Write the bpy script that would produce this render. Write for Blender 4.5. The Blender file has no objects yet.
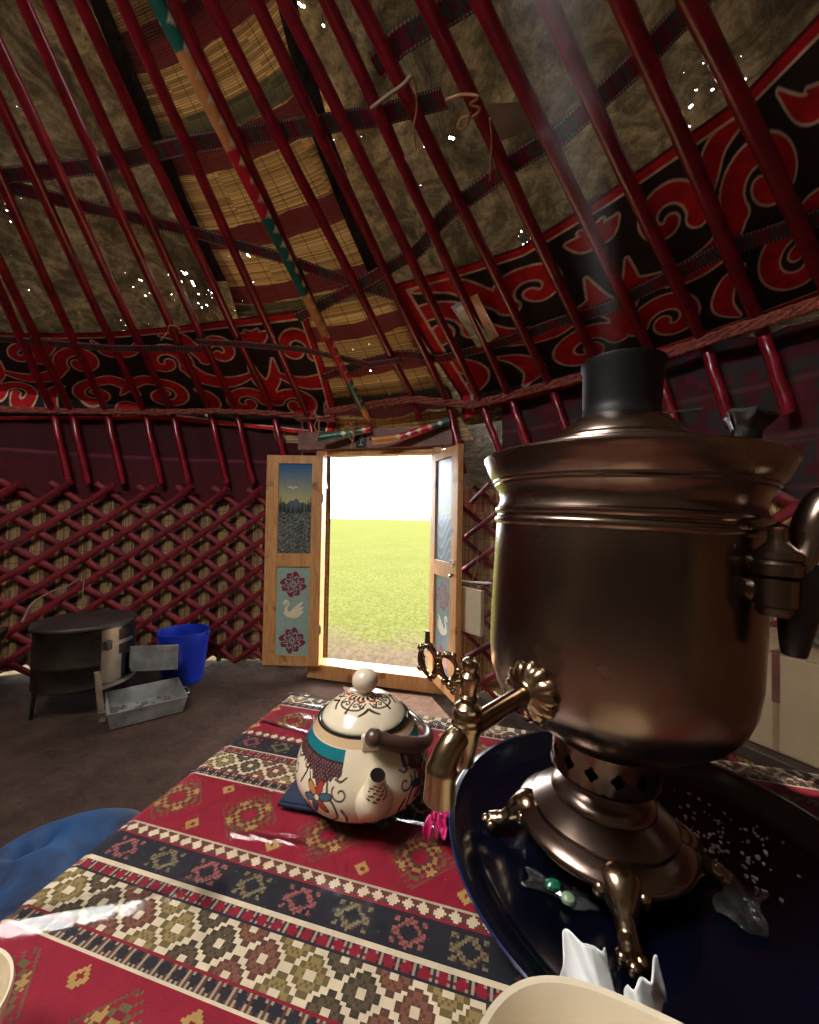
import bpy, math, random
import numpy as np
from mathutils import Vector, Matrix
R = math.radians
PI = math.pi
SC = bpy.context.scene
COL = SC.collection
random.seed(7)
rng = np.random.default_rng(5)

# ------------------------------------------------------------------ camera
F, W, H, HC = 390.0, 819, 1024, 1.12
PITCH, ROLL = math.atan(7.5 / F), R(1.0)
_f = np.array([0, math.cos(PITCH), math.sin(PITCH)]); _u = np.array([0, -math.sin(PITCH), math.cos(PITCH)]); _r = np.array([1.0, 0, 0])
RV = _r * math.cos(ROLL) + _u * math.sin(ROLL); UV_ = _u * math.cos(ROLL) - _r * math.sin(ROLL); FV = _f
EYE = np.array([0, 0, HC])
cam = bpy.data.objects.new('camera', bpy.data.cameras.new('camera')); COL.objects.link(cam)
M = Matrix.Identity(4)
for i in range(3):
    M[i][0], M[i][1], M[i][2], M[i][3] = RV[i], UV_[i], -FV[i], EYE[i]
cam.matrix_world = M
cam.data.sensor_fit = 'VERTICAL'; cam.data.sensor_height = 24; cam.data.sensor_width = 24
cam.data.lens = 24 * F / H; cam.data.clip_start = .02; cam.data.clip_end = 2000
SC.camera = cam

def ray(x, y): return FV + RV * ((x - W / 2) / F) - UV_ * ((y - H / 2) / F)
def on_z(x, y, z):
    d = ray(x, y); return EYE + d * ((z - HC) / d[2])
def on_y(x, y, Y):
    d = ray(x, y); return EYE + d * (Y / d[1])

# yurt shell: centre, wall radius, knee ring, roof cone
CX, CY, RW, RK, ZK = -1.25, -.08, 3.10, 3.0, 1.885
SL = math.atan2(1.11, 2.45); TS, CS, SS = math.tan(SL), math.cos(SL), math.sin(SL)
def on_cone(x, y, off=0.0):
    d = ray(x, y); z0 = ZK + off / CS
    g = lambda t: (HC + d[2] * t) - z0 - (RK - math.hypot(d[0] * t - CX, d[1] * t - CY)) * TS
    a, b = 0, 8
    for _ in range(50):
        m = (a + b) / 2
        if g(m) < 0: a = m
        else: b = m
    p = EYE + d * a
    if p[2] < ZK + off * CS: p = on_cyl(x, y, RK + off)
    return p
def on_cyl(x, y, r):
    d = ray(x, y); ax, ay = -CX, -CY
    A = d[0] ** 2 + d[1] ** 2; B = 2 * (d[0] * ax + d[1] * ay); Cc = ax * ax + ay * ay - r * r
    return EYE + d * ((-B + math.sqrt(B * B - 4 * A * Cc)) / (2 * A))
def phi_of(p): return math.atan2(p[0] - CX, p[1] - CY)
def cyl(phi, r, z): return np.array([CX + r * math.sin(phi), CY + r * math.cos(phi), z])
def cone_ps(p):       # roof coordinates of a point: azimuth, slope length from the knee ring (negative: drop below it)
    if p[2] < ZK: return phi_of(p), p[2] - ZK
    return phi_of(p), (RK - math.hypot(p[0] - CX, p[1] - CY)) / CS
def roof_pts(ph, s, off):
    ph = np.asarray(ph); s = np.asarray(s); k = np.clip(1 + s / .05, 0, 1)
    r = np.where(s >= 0, RK - s * CS, RK) + off * (SS * k + (1 - k)); z = np.where(s >= 0, ZK + s * SS, ZK + s) + off * CS * k
    return np.stack([CX + r * np.sin(ph), CY + r * np.cos(ph), z], 1)

# ------------------------------------------------------------------ objects
def tag(o, label=None, cat=None, group=None, kind=None):
    if label: o['label'] = label
    if cat: o['category'] = cat
    if group: o['group'] = group
    if kind: o['kind'] = kind
    return o
def empty(name, loc=(0, 0, 0), rz=0, **k):
    o = bpy.data.objects.new(name, None); COL.objects.link(o); o.location = loc; o.rotation_euler = (0, 0, rz)
    o.empty_display_size = .05
    return tag(o, **k)
class G:
    def __init__(s): s.v = []; s.f = []; s.m = []
    def add(s, vs, fs, m=0):
        n = len(s.v); s.v += [tuple(map(float, p)) for p in vs]; s.f += [tuple(n + i for i in f) for f in fs]; s.m += [m] * len(fs); return s
    def box(s, c, d, m=0, rot=None):
        vs = [Vector((x * d[0] / 2, y * d[1] / 2, z * d[2] / 2)) for x in (-1, 1) for y in (-1, 1) for z in (-1, 1)]
        if rot is not None: vs = [rot @ p for p in vs]
        return s.add([Vector(c) + p for p in vs], [(0, 1, 3, 2), (4, 6, 7, 5), (0, 4, 5, 1), (2, 3, 7, 6), (0, 2, 6, 4), (1, 5, 7, 3)], m)
    def tube(s, path, rad, seg=10, m=0, caps=True, closed=False, flat=1.0, up=None):
        P = [Vector(p) for p in path]; n = len(P)
        rr = rad if hasattr(rad, '__len__') else [rad] * n
        T = []
        for i in range(n):
            a = P[(i - 1) % n] if closed or i > 0 else P[i]; b = P[(i + 1) % n] if closed or i < n - 1 else P[i]
            T.append((b - a).normalized())
        N = Vector(up) if up else (Vector((0, 0, 1)) if abs(T[0].z) < .9 else Vector((1, 0, 0)))
        vs = []
        for i in range(n):
            N = (N - T[i] * N.dot(T[i])); N.normalize(); B = T[i].cross(N)
            for k in range(seg):
                a = 2 * PI * k / seg
                vs.append(P[i] + N * (math.cos(a) * rr[i] * flat) + B * (math.sin(a) * rr[i]))
        fs = []
        for i in range(n if closed else n - 1):
            j = (i + 1) % n
            for k in range(seg):
                l = (k + 1) % seg
                fs.append((i * seg + k, i * seg + l, j * seg + l, j * seg + k))
        if caps and not closed:
            fs.append(tuple(range(seg - 1, -1, -1))); fs.append(tuple((n - 1) * seg + k for k in range(seg)))
        return s.add(vs, fs, m)
    def lathe(s, prof, seg=48, m=0, mat=None, rad=None):
        vs = []; fs = []; n = len(prof)
        for (r, z) in prof:
            for k in range(seg):
                a = 2 * PI * k / seg; q = r * (rad(a, z) if rad else 1)
                vs.append(Vector((q * math.cos(a), q * math.sin(a), z)))
        for i in range(n - 1):
            for k in range(seg):
                l = (k + 1) % seg
                fs.append((i * seg + k, i * seg + l, (i + 1) * seg + l, (i + 1) * seg + k))
        if prof[0][0] > 1e-6: fs.append(tuple(range(seg - 1, -1, -1)))
        if prof[-1][0] > 1e-6: fs.append(tuple((n - 1) * seg + k for k in range(seg)))
        if mat is not None: vs = [mat @ p for p in vs]
        return s.add(vs, fs, m)
    def ball(s, c, r, seg=16, m=0, sq=(1, 1, 1)):
        n = seg // 2; pr = [(max(1e-5, math.sin(PI * i / n)), -math.cos(PI * i / n)) for i in range(n + 1)]
        return s.lathe(pr, seg, m, Matrix.Translation(Vector(c)) @ Matrix.Diagonal((r * sq[0], r * sq[1], r * sq[2], 1)))
    def build(s, name, mats, parent=None, smooth=True, bevel=0, sub=0, recalc=True):
        me = bpy.data.meshes.new(name); me.from_pydata(s.v, [], s.f)
        if not isinstance(mats, (list, tuple)): mats = [mats]
        for q in mats: me.materials.append(q)
        if len(mats) > 1: me.polygons.foreach_set('material_index', s.m)
        if recalc:
            import bmesh
            bm = bmesh.new(); bm.from_mesh(me); bmesh.ops.remove_doubles(bm, verts=bm.verts, dist=1e-6); bmesh.ops.recalc_face_normals(bm, faces=bm.faces); bm.to_mesh(me); bm.free()
        o = bpy.data.objects.new(name, me); COL.objects.link(o)
        if smooth:
            me.polygons.foreach_set('use_smooth', [True] * len(me.polygons))
            try: me.set_sharp_from_angle(angle=R(38))
            except Exception: pass
        if bevel:
            b = o.modifiers.new('bevel', 'BEVEL'); b.width = bevel; b.segments = 2; b.limit_method = 'ANGLE'; b.angle_limit = R(40)
        if sub:
            b = o.modifiers.new('sub', 'SUBSURF'); b.levels = sub; b.render_levels = sub
        if parent: o.parent = parent
        return o
def grid(name, mat, nu, nv, pos, col=None, uv=None, parent=None, smooth=True, wrapu=False, thick=0, facecol=False):
    """pos(U,V)->(n,3) arrays; col(U,V)->(n,3) sampled at vertices (or faces)"""
    U, V = np.meshgrid(np.linspace(0, 1, nu + 1), np.linspace(0, 1, nv + 1), indexing='ij')
    U = U.ravel(); V = V.ravel(); P = pos(U, V)
    i, j = np.meshgrid(np.arange(nu), np.arange(nv), indexing='ij'); i = i.ravel(); j = j.ravel(); w = nv + 1
    a = i * w + j; q = np.stack([a, a + w, a + w + 1, a + 1], 1).astype(np.int32)
    me = bpy.data.meshes.new(name); nq = len(q)
    me.vertices.add(len(P)); me.vertices.foreach_set('co', P.astype(np.float32).ravel())
    me.loops.add(nq * 4); me.loops.foreach_set('vertex_index', q.ravel())
    me.polygons.add(nq); me.polygons.foreach_set('loop_start', np.arange(nq, dtype=np.int32) * 4)
    try: me.polygons.foreach_set('loop_total', np.full(nq, 4, np.int32))
    except Exception: pass
    me.update(calc_edges=True)
    if smooth: me.polygons.foreach_set('use_smooth', np.ones(nq, bool))
    if col is not None:
        if facecol:
            c = col((i + .5) / nu, (j + .5) / nv); c = np.repeat(c, 4, 0); dom = 'CORNER'
        else:
            c = col(U, V); dom = 'POINT'
        at = me.color_attributes.new('Col', 'FLOAT_COLOR', dom)
        at.data.foreach_set('color', np.concatenate([c, np.ones((len(c), 1))], 1).astype(np.float32).ravel())
    if uv is not None:
        l = me.uv_layers.new(name='UVMap'); X = uv(U, V)
        l.data.foreach_set('uv', X[q.ravel()].astype(np.float32).ravel())
    me.materials.append(mat); me.validate()
    o = bpy.data.objects.new(name, me); COL.objects.link(o)
    if thick:
        b = o.modifiers.new('solid', 'SOLIDIFY'); b.thickness = thick; b.offset = 0
    if parent: o.parent = parent
    return o
def smoothpath(pts, n=8):
    P = [np.array(p, float) for p in pts]; out = []
    for i in range(len(P) - 1):
        p0 = P[max(i - 1, 0)]; p1 = P[i]; p2 = P[i + 1]; p3 = P[min(i + 2, len(P) - 1)]
        for k in range(n):
            t = k / n
            out.append(.5 * ((2 * p1) + (p2 - p0) * t + (2 * p0 - 5 * p1 + 4 * p2 - p3) * t * t + (3 * p1 - p0 - 3 * p2 + p3) * t ** 3))
    out.append(P[-1]); return out

# ------------------------------------------------------------------ materials
class NT:
    def __init__(s, name):
        s.m = bpy.data.materials.new(name); s.m.use_nodes = True; s.t = s.m.node_tree; s.b = s.t.nodes['Principled BSDF']; s.out = s.t.nodes['Material Output']
    def n(s, typ, **k):
        q = s.t.nodes.new('ShaderNode' + typ)
        for a, b in k.items(): setattr(q, a, b)
        return q
    def l(s, a, b): s.t.links.new(a, b)
    def math(s, op, a, b=None, c=None, clamp=False):
        q = s.n('Math', operation=op); q.use_clamp = clamp
        for i, x in enumerate((a, b, c)):
            if x is None: continue
            if isinstance(x, (int, float)): q.inputs[i].default_value = x
            else: s.l(x, q.inputs[i])
        return q.outputs[0]
    def mix(s, fac, a, b, blend='MIX'):
        q = s.n('Mix', data_type='RGBA', blend_type=blend)
        for i, x in ((0, fac), (6, a), (7, b)):
            if isinstance(x, (int, float)): q.inputs[i].default_value = x
            elif isinstance(x, tuple): q.inputs[i].default_value = (*x, 1)
            else: s.l(x, q.inputs[i])
        return q.outputs[2]
    def coord(s, kind='Object', scale=(1, 1, 1)):
        t = s.n('TexCoord'); mp = s.n('Mapping'); mp.inputs['Scale'].default_value = scale; s.l(t.outputs[kind], mp.inputs[0]); return mp.outputs[0]
    def noise(s, vec, scale, detail=4, rough=.6, dist=0):
        q = s.n('TexNoise'); q.inputs['Scale'].default_value = scale; q.inputs['Detail'].default_value = detail; q.inputs['Roughness'].default_value = rough; q.inputs['Distortion'].default_value = dist
        s.l(vec, q.inputs['Vector']); return q.outputs['Fac']
    def ramp(s, fac, lo, hi):
        q = s.n('MapRange'); q.inputs[1].default_value = lo; q.inputs[2].default_value = hi; s.l(fac, q.inputs[0]); return q.outputs[0]
    def bump(s, h, strength=.3, dist=.01):
        q = s.n('Bump'); q.inputs['Strength'].default_value = strength; q.inputs['Distance'].default_value = dist; s.l(h, q.inputs['Height']); s.l(q.outputs[0], s.b.inputs['Normal'])
    def base(s, x):
        if isinstance(x, tuple): s.b.inputs['Base Color'].default_value = (*x, 1)
        else: s.l(x, s.b.inputs['Base Color'])
    def set(s, **k):
        for a, v in k.items(): s.b.inputs[a.replace('_', ' ')].default_value = v
        return s
def simple(name, c, rough=.6, metal=0, var=.25, scale=8, bump=0, bscale=60, coat=0, c2=None, sheen=0, spec=.5):
    t = NT(name); v = t.coord()
    n = t.noise(v, scale, 5)
    c2 = c2 or tuple(x * (1 - var * 1.6) for x in c)
    t.base(t.mix(t.ramp(n, .3, .7), c2, tuple(min(1, x * (1 + var * .4)) for x in c)))
    t.set(Roughness=rough, Metallic=metal, Coat_Weight=coat, Coat_Roughness=.1, Sheen_Weight=sheen)
    t.b.inputs['Specular IOR Level'].default_value = spec
    if bump: t.bump(t.noise(v, bscale, 3), bump, .004)
    return t.m
def painted(name, rough=.7, coat=0, bump=0, bscale=300, var=.15, vscale=20, metal=0, spec=.4, weave=None):
    t = NT(name); a = t.n('Attribute', attribute_name='Col'); v = t.coord()
    n = t.ramp(t.noise(v, vscale, 4), .3, .7)
    k = t.mix(n, (1 - var * 1.5,) * 3, (1 + var * .5,) * 3)
    t.base(t.mix(1.0, a.outputs['Color'], k, 'MULTIPLY')); t.set(Roughness=rough, Coat_Weight=coat, Coat_Roughness=.06, Metallic=metal)
    t.b.inputs['Specular IOR Level'].default_value = spec
    if bump: t.bump(t.noise(v, bscale, 2), bump, .002)
    return t.m

MT = {}
MT['pole'] = simple('red_painted_wood', (.29, .005, .021), .28, var=.35, scale=14, bump=.25, bscale=40, coat=.25)
MT['slat'] = simple('red_slat', (.20, .004, .014), .6, var=.3, scale=10, bump=.15, coat=.0)
MT['rope'] = simple('rope', (.36, .085, .06), .85, var=.5, scale=60, bump=.6, bscale=160)
MT['cord'] = simple('cord', (.42, .2, .1), .9, var=.3, scale=50)
MT['wood'] = None
MT['dark'] = simple('dark', (.012, .011, .012), .6)
MT['darkwood'] = simple('dark_wood', (.05, .03, .02), .6, scale=20)
MT['brownwood'] = simple('brown_board', (.24, .115, .095), .6, scale=12)
MT['stick'] = simple('weathered_stick', (.22, .15, .1), .8, scale=20)
MT['galv'] = simple('galvanised', (.44, .44, .42), .42, metal=.6, var=.35, scale=9, bump=.1)
MT['sooty'] = simple('sooty_steel', (.085, .07, .055), .4, metal=.9, var=.45, scale=6, bump=.15, bscale=25)
MT['steel'] = simple('bare_steel', (.42, .37, .28), .35, metal=.9, var=.3, scale=8)
MT['blackplate'] = simple('black_plate', (.07, .055, .05), .55, metal=.5, var=.4, scale=5)
MT['bluepl'] = simple('blue_plastic', (.01, .035, .42), .35, var=.15, scale=5)
MT['cloth_wall'] = None
def m_wood():
    t = NT('pale_pine'); v = t.coord('Object', (14, 14, 1.6)); n = t.noise(v, 3, 5, .6, 1.2)
    k = t.noise(t.coord(), 7, 3)
    c = t.mix(t.ramp(n, .3, .7), (.42, .18, .06), (.66, .35, .135)); c = t.mix(t.ramp(k, .62, .72), c, (.25, .1, .04)); t.base(c)
    t.set(Roughness=.45); t.bump(n, .12, .003); return t.m
MT['wood'] = m_wood()
def m_felt(name, c1, c2, holes=.0, hs=24, glow=None, foot=False):
    t = NT(name); v = t.coord(); n = t.noise(v, 3.2, 8, .75, 1.1); n2 = t.noise(v, 38, 4, .7); n3 = t.noise(t.coord('Object', (1, 1, 2.2)), 9, 6, .7, 1.4)
    c = t.mix(t.ramp(n, .36, .64), tuple(x * .35 for x in c1), c2); c = t.mix(t.math('MULTIPLY', t.ramp(n3, .42, .6), .75), c, tuple(x * .5 for x in c1)); c = t.mix(t.math('MULTIPLY', t.ramp(n2, .45, .75), .5), c, tuple(x * .3 for x in c1)); t.base(c)
    t.set(Roughness=.95, Sheen_Weight=.1); t.b.inputs['Specular IOR Level'].default_value = .1
    t.bump(t.math('ADD', n, t.math('MULTIPLY', n2, .4)), .9, .03)
    last = t.b
    if glow:      # wool felt lets a little daylight through
        tl = t.n('BsdfTranslucent'); ad = t.n('AddShader'); t.l(t.mix(t.math('MULTIPLY', t.ramp(n, .34, .68), t.ramp(n3, .66, .4)), tuple(x * .12 for x in glow), tuple(x * 1.5 for x in glow)), tl.inputs[0]); t.l(t.b.outputs[0], ad.inputs[0]); t.l(tl.outputs[0], ad.inputs[1]); last = ad; t.l(ad.outputs[0], t.out.inputs[0])
    if holes:
        a = t.noise(v, hs, 2, .5); b = t.noise(v, 2.1, 2, .5)
        al = t.math('GREATER_THAN', t.math('ADD', a, t.math('MULTIPLY', b, .6)), holes)
        if foot:
            sz = t.n('SeparateXYZ'); t.l(v, sz.inputs[0]); al = t.math('MAXIMUM', al, t.math('LESS_THAN', sz.outputs[2], t.math('SUBTRACT', t.math('MULTIPLY', t.noise(v, 2.7, 3), .34), .15)))
        tr = t.n('BsdfTransparent'); mx = t.n('MixShader'); t.l(al, mx.inputs[0]); t.l(last.outputs[0], mx.inputs[1]); t.l(tr.outputs[0], mx.inputs[2]); t.l(mx.outputs[0], t.out.inputs[0])
    return t.m
MT['felt'] = m_felt('grey_brown_felt', (.13, .09, .05), (.46, .36, .22), 1.085, 40, (.0030, .0020, .0009))
MT['feltwall'] = m_felt('outer_wall_felt', (.10, .075, .05), (.24, .19, .13), 1.12, 18, None, True)
MT['felt_and_gap'] = m_felt('dark_felt_and_gap', (.02, .014, .01), (.055, .04, .03))
def m_reed(name, roof, plain=False):
    t = NT(name); uv = t.n('UVMap'); sp = t.n('SeparateXYZ'); t.l(uv.outputs[0], sp.inputs[0]); u, v = sp.outputs[0], sp.outputs[1]
    ob = t.coord(); wob = t.noise(ob, 2.5, 3)
    a = v if roof else u                        # across the reeds
    b = u if roof else v
    cell = t.math('FLOOR', t.math('MULTIPLY', t.math('ADD', a, t.math('MULTIPLY', wob, .01)), 150))
    wn = t.n('TexWhiteNoise', noise_dimensions='2D'); cb = t.n('CombineXYZ'); t.l(cell, cb.inputs[0]); t.l(t.math('FLOOR', t.math('MULTIPLY', b, 1.7)), cb.inputs[1]); t.l(cb.outputs[0], wn.inputs['Vector'])
    c = t.mix(wn.outputs['Value'], (.24, .14, .05), (.72, .50, .21))
    prof = t.math('PINGPONG', t.math('MULTIPLY', t.math('ADD', a, t.math('MULTIPLY', wob, .01)), 150), .5)
    c = t.mix(t.ramp(prof, .0, .14), (.03, .012, .008), c)
    if roof:
        q = t.math('FRACT', t.math('ADD', t.math('MULTIPLY', a, 3.4), t.math('MULTIPLY', wob, .25)))
        band = t.math('MULTIPLY', t.math('LESS_THAN', q, .34), .95)
        q2 = t.math('FRACT', t.math('MULTIPLY', a, 1.3)); grn = t.math('MULTIPLY', t.math('LESS_THAN', q2, .09), .8)
        c = t.mix(band, c, (.11, .008, .018)); c = t.mix(grn, c, (.02, .05, .035))
        st = t.math('LESS_THAN', t.math('FRACT', t.math('MULTIPLY', b, 9)), .05)
    else:
        q = t.math('FRACT', t.math('ADD', t.math('MULTIPLY', a, 7.55), t.math('MULTIPLY', wob, .35)))
        q3 = t.math('MULTIPLY', t.math('SUBTRACT', t.noise(ob, 1.1, 1), .5), .5)
        band = t.math('MULTIPLY', t.math('LESS_THAN', q, t.math('ADD', .45, q3)), .92)
        c = c if plain else t.mix(band, t.mix(.45, c, (.05, .02, .01)), (.06, .005, .012))
        st = t.math('LESS_THAN', t.math('FRACT', t.math('MULTIPLY', b, 13)), .06)
    c = t.mix(t.math('MULTIPLY', st, .7), c, (.04, .02, .015)); t.base(c); t.set(Roughness=.6); t.bump(prof, .5, .004); last = t.b
    if roof:
        tl = t.n('BsdfTranslucent'); t.l(t.mix(1.0, c, (.0115, .0085, .0058), 'MULTIPLY'), tl.inputs[0]); ad = t.n('AddShader'); t.l(t.b.outputs[0], ad.inputs[0]); t.l(tl.outputs[0], ad.inputs[1]); last = ad  # translucency added so the roof mat looks brighter
    a1 = t.noise(ob, 30, 2); a2 = t.noise(ob, 2.3, 1)
    al = t.math('GREATER_THAN', t.math('ADD', a1, t.math('MULTIPLY', a2, .55)), 1.07 if roof else 1.09)
    if not roof:   # ragged foot of the mat
        foot = t.math('LESS_THAN', v, t.math('ADD', -.085, t.math('MULTIPLY', t.noise(ob, 5, 3), .22))); al = t.math('MAXIMUM', al, foot)
    tr = t.n('BsdfTransparent'); mx = t.n('MixShader'); t.l(al, mx.inputs[0]); t.l(last.outputs[0], mx.inputs[1]); t.l(tr.outputs[0], mx.inputs[2]); t.l(mx.outputs[0], t.out.inputs[0])
    return t.m
MT['reedroof'] = m_reed('roof_reed', True)
MT['reedwall'] = m_reed('wall_reed', False); MT['reedplainlit'] = m_reed('plain_lit_wall_reed', False, True)  # unstriped copy coloured lighter to carry the door light
def m_soil():
    t = NT('trodden_earth'); v = t.coord(); n = t.noise(v, 2.2, 8, .7); n2 = t.noise(v, 40, 6, .75); k = t.noise(v, 90, 2)
    c = t.mix(t.ramp(n, .3, .7), (.038, .021, .016), (.135, .082, .062)); c = t.mix(t.math('MULTIPLY', t.ramp(n2, .5, .7), .5), c, (.11, .075, .058)); c = t.mix(t.ramp(k, .74, .80), c, (.22, .18, .14)); t.base(c)
    t.set(Roughness=1); t.b.inputs['Specular IOR Level'].default_value = .05; t.bump(t.math('ADD', n, t.math('MULTIPLY', n2, .6)), 1.0, .05); return t.m
def m_grass():
    t = NT('meadow_grass'); v = t.coord(); n = t.noise(v, .5, 6, .7); n2 = t.noise(t.coord('Object', (1, .5, 1)), 26, 5, .75); far = t.noise(t.coord('Object', (.35, .08, 1)), 1, 4)
    c = t.mix(t.ramp(n, .3, .7), (.054, .056, .018), (.074, .071, .023)); c = t.mix(t.ramp(n2, .38, .66), (.034, .038, .010), c)
    sp = t.n('SeparateXYZ'); t.l(v, sp.inputs[0])
    d = t.math('ADD', sp.outputs[1], t.math('MULTIPLY', t.noise(v, 1.8, 5), 2.0))
    c = t.mix(t.ramp(d, 5.1, 4.3), c, t.mix(t.ramp(n2, .3, .7), (.035, .026, .016), (.07, .053, .036)))
    st = t.math('MULTIPLY', t.math('GREATER_THAN', t.noise(t.coord('Object', (.5, .5, 1)), .9, 6, .65), .66), .7)
    c = t.mix(st, c, (.055, .05, .042)); t.base(c)
    t.set(Roughness=1); t.b.inputs['Specular IOR Level'].default_value = 0; t.bump(n2, .8, .05); return t.m
def m_samovar(name, c1, c2, rough):
    t = NT(name); v = t.coord(); n = t.noise(v, 9, 3, .5, .2); n2 = t.noise(t.coord('Object', (30, 30, 4)), 3, 5)
    c = t.mix(t.ramp(n, .25, .75), c1, c2); t.base(t.mix(t.math('MULTIPLY', t.ramp(n2, .66, .72), .35), c, tuple(x * .35 for x in c1))); t.set(Metallic=1.0)
    t.l(t.math('ADD', t.math('MULTIPLY', n, .16), rough), t.b.inputs['Roughness'])
    t.bump(t.math('ADD', n, t.math('MULTIPLY', n2, .1)), .03, .006); return t.m
MT['soil'] = m_soil(); MT['grass'] = m_grass()
MT['samo'] = m_samovar('tarnished_nickel', (.16, .105, .085), (.30, .22, .175), .17)
MT['brass'] = m_samovar('worn_brass', (.24, .165, .10), (.44, .33, .21), .16)
MT['soot'] = simple('soot_black', (.006, .006, .0065), .42, var=.3)
MT['ebony'] = simple('ebony', (.006, .005, .005), .3, var=.3, coat=.15)
MT['navy'] = simple('navy_enamel', (.002, .003, .011), .2, var=.4, scale=12, coat=.35, c2=(.001, .0015, .004))
MT['cream'] = simple('cream_melamine', (.78, .66, .48), .25, var=.06, scale=6, coat=.3)
MT['white'] = simple('white_enamel', (.8, .76, .68), .25, var=.04, coat=.4)
MT['enamel'] = painted('painted_enamel', .2, coat=.5, var=.05)
MT['enamelblk'] = simple('black_enamel_rim', (.01, .009, .009), .25, coat=.4)
MT['grip'] = simple('brown_wood_grip', (.11, .055, .04), .35, scale=30, coat=.2)
MT['wire'] = simple('steel_wire', (.5, .48, .44), .3, metal=1)
MT['velvet'] = None
MT['tissue'] = simple('tissue', (.8, .8, .8), .8, var=.05)
MT['pink'] = simple('pink_wrapper', (.62, .02, .16), .35, var=.2, coat=.4)
MT['card'] = simple('cardboard', (.42, .30, .18), .8, var=.12, scale=3)
MT['tape'] = simple('brown_tape', (.16, .06, .05), .3, coat=.4)
MT['navycloth'] = simple('navy_cloth', (.012, .02, .055), .85, bump=.3, bscale=200)
MT['glassgreen'] = simple('green_foil', (.02, .2, .09), .2, coat=.6)
MT['paint'] = painted('painted_panel', .35, coat=.15, var=.08)
MT['kilim'] = painted('kilim_weave', .75, bump=.25, bscale=900, var=.12, vscale=60)
MT['band'] = painted('woven_band', .85, bump=.3, bscale=400)
MT['applique'] = painted('felt_applique', .8, bump=.35, bscale=160, var=.25)
MT['polepaint'] = painted('pole_paint', .35, coat=.2, var=.15)
def m_velvet():
    t = NT('blue_velvet'); v = t.coord(); n = t.noise(v, 9, 4, .6, .5)
    t.base(t.mix(t.ramp(n, .35, .65), (.001, .008, .035), (.003, .048, .15))); t.set(Roughness=.75, Sheen_Weight=.08, Sheen_Roughness=.4); t.b.inputs['Sheen Tint'].default_value = (.2, .55, 1, 1)
    t.bump(t.noise(v, 300, 2), .2, .002); return t.m
MT['velvet'] = m_velvet()
def m_plastic(name, fac, rough, tint=(1, 1, 1), haze=0.0, bs=.4):
    t = NT(name); t.t.nodes.remove(t.b); tr = t.n('BsdfTransparent'); gl = t.n('BsdfGlossy'); gl.inputs['Roughness'].default_value = rough
    tr.inputs[0].default_value = (*tint, 1)
    fr = t.n('Fresnel'); fr.inputs[0].default_value = 1.45
    v = t.coord(); n = t.noise(v, 9, 3, .6, .4); b = t.n('Bump'); b.inputs['Strength'].default_value = bs; b.inputs['Distance'].default_value = .006; t.l(n, b.inputs['Height']); t.l(b.outputs[0], gl.inputs['Normal']); t.l(b.outputs[0], fr.inputs['Normal'])
    mx = t.n('MixShader'); t.l(t.math('MULTIPLY', fr.outputs[0], fac, clamp=True), mx.inputs[0]); t.l(tr.outputs[0], mx.inputs[1]); t.l(gl.outputs[0], mx.inputs[2])
    last = mx
    if haze:
        df = t.n('BsdfDiffuse'); df.inputs[0].default_value = (.85, .85, .85, 1); m2 = t.n('MixShader'); t.l(t.math('MULTIPLY', t.ramp(t.noise(v, 25, 4), .35, .7), haze), m2.inputs[0]); t.l(mx.outputs[0], m2.inputs[1]); t.l(df.outputs[0], m2.inputs[2]); last = m2
    t.l(last.outputs[0], t.out.inputs[0]); return t.m
MT['vinyl'] = m_plastic('clear_vinyl', 1.0, .13, bs=.8)
MT['bag'] = m_plastic('clear_bag', 1.3, .12, (.97, .97, .97), .22)
MT['film'] = m_plastic('thin_film', 1.2, .1, (.97, .97, .96), .09)
MT['glass'] = m_plastic('clear_shards', 1.5, .08, (.97, .98, .98), .06)

# ------------------------------------------------------------------ painting helpers (patterns the things themselves carry)
def strokes_d(S, T, strokes):
    """min over strokes of (distance - radius); stroke = [(x,y,r)...] dense"""
    P = np.concatenate([np.array(s, float) for s in strokes]); out = np.full(len(S), 9.0)
    order = np.argsort(P[:, 0]); P = P[order]
    for i in range(0, len(S), 4000):
        s = S[i:i + 4000]; t = T[i:i + 4000]
        lo, hi = s.min() - .15, s.max() + .15; a, b = np.searchsorted(P[:, 0], [lo, hi]); Q = P[a:b]
        if len(Q) == 0: continue
        d = np.sqrt((s[:, None] - Q[None, :, 0]) ** 2 + (t[:, None] - Q[None, :, 1]) ** 2) - Q[None, :, 2]
        out[i:i + 4000] = d.min(1)
    return out
def curve(pts, n=10):
    return [tuple(p) for p in smoothpath(pts, n)]
def spiral(cx, cy, r0, a0, turns, w0, w1, sgn=1, n=46):
    out = []
    for i in range(n):
        t = i / (n - 1); r = r0 * (1 - .8 * t); a = a0 + sgn * turns * 2 * PI * t
        out.append((cx + r * math.cos(a), cy + r * math.sin(a), w0 + (w1 - w0) * t))
    return out
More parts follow.
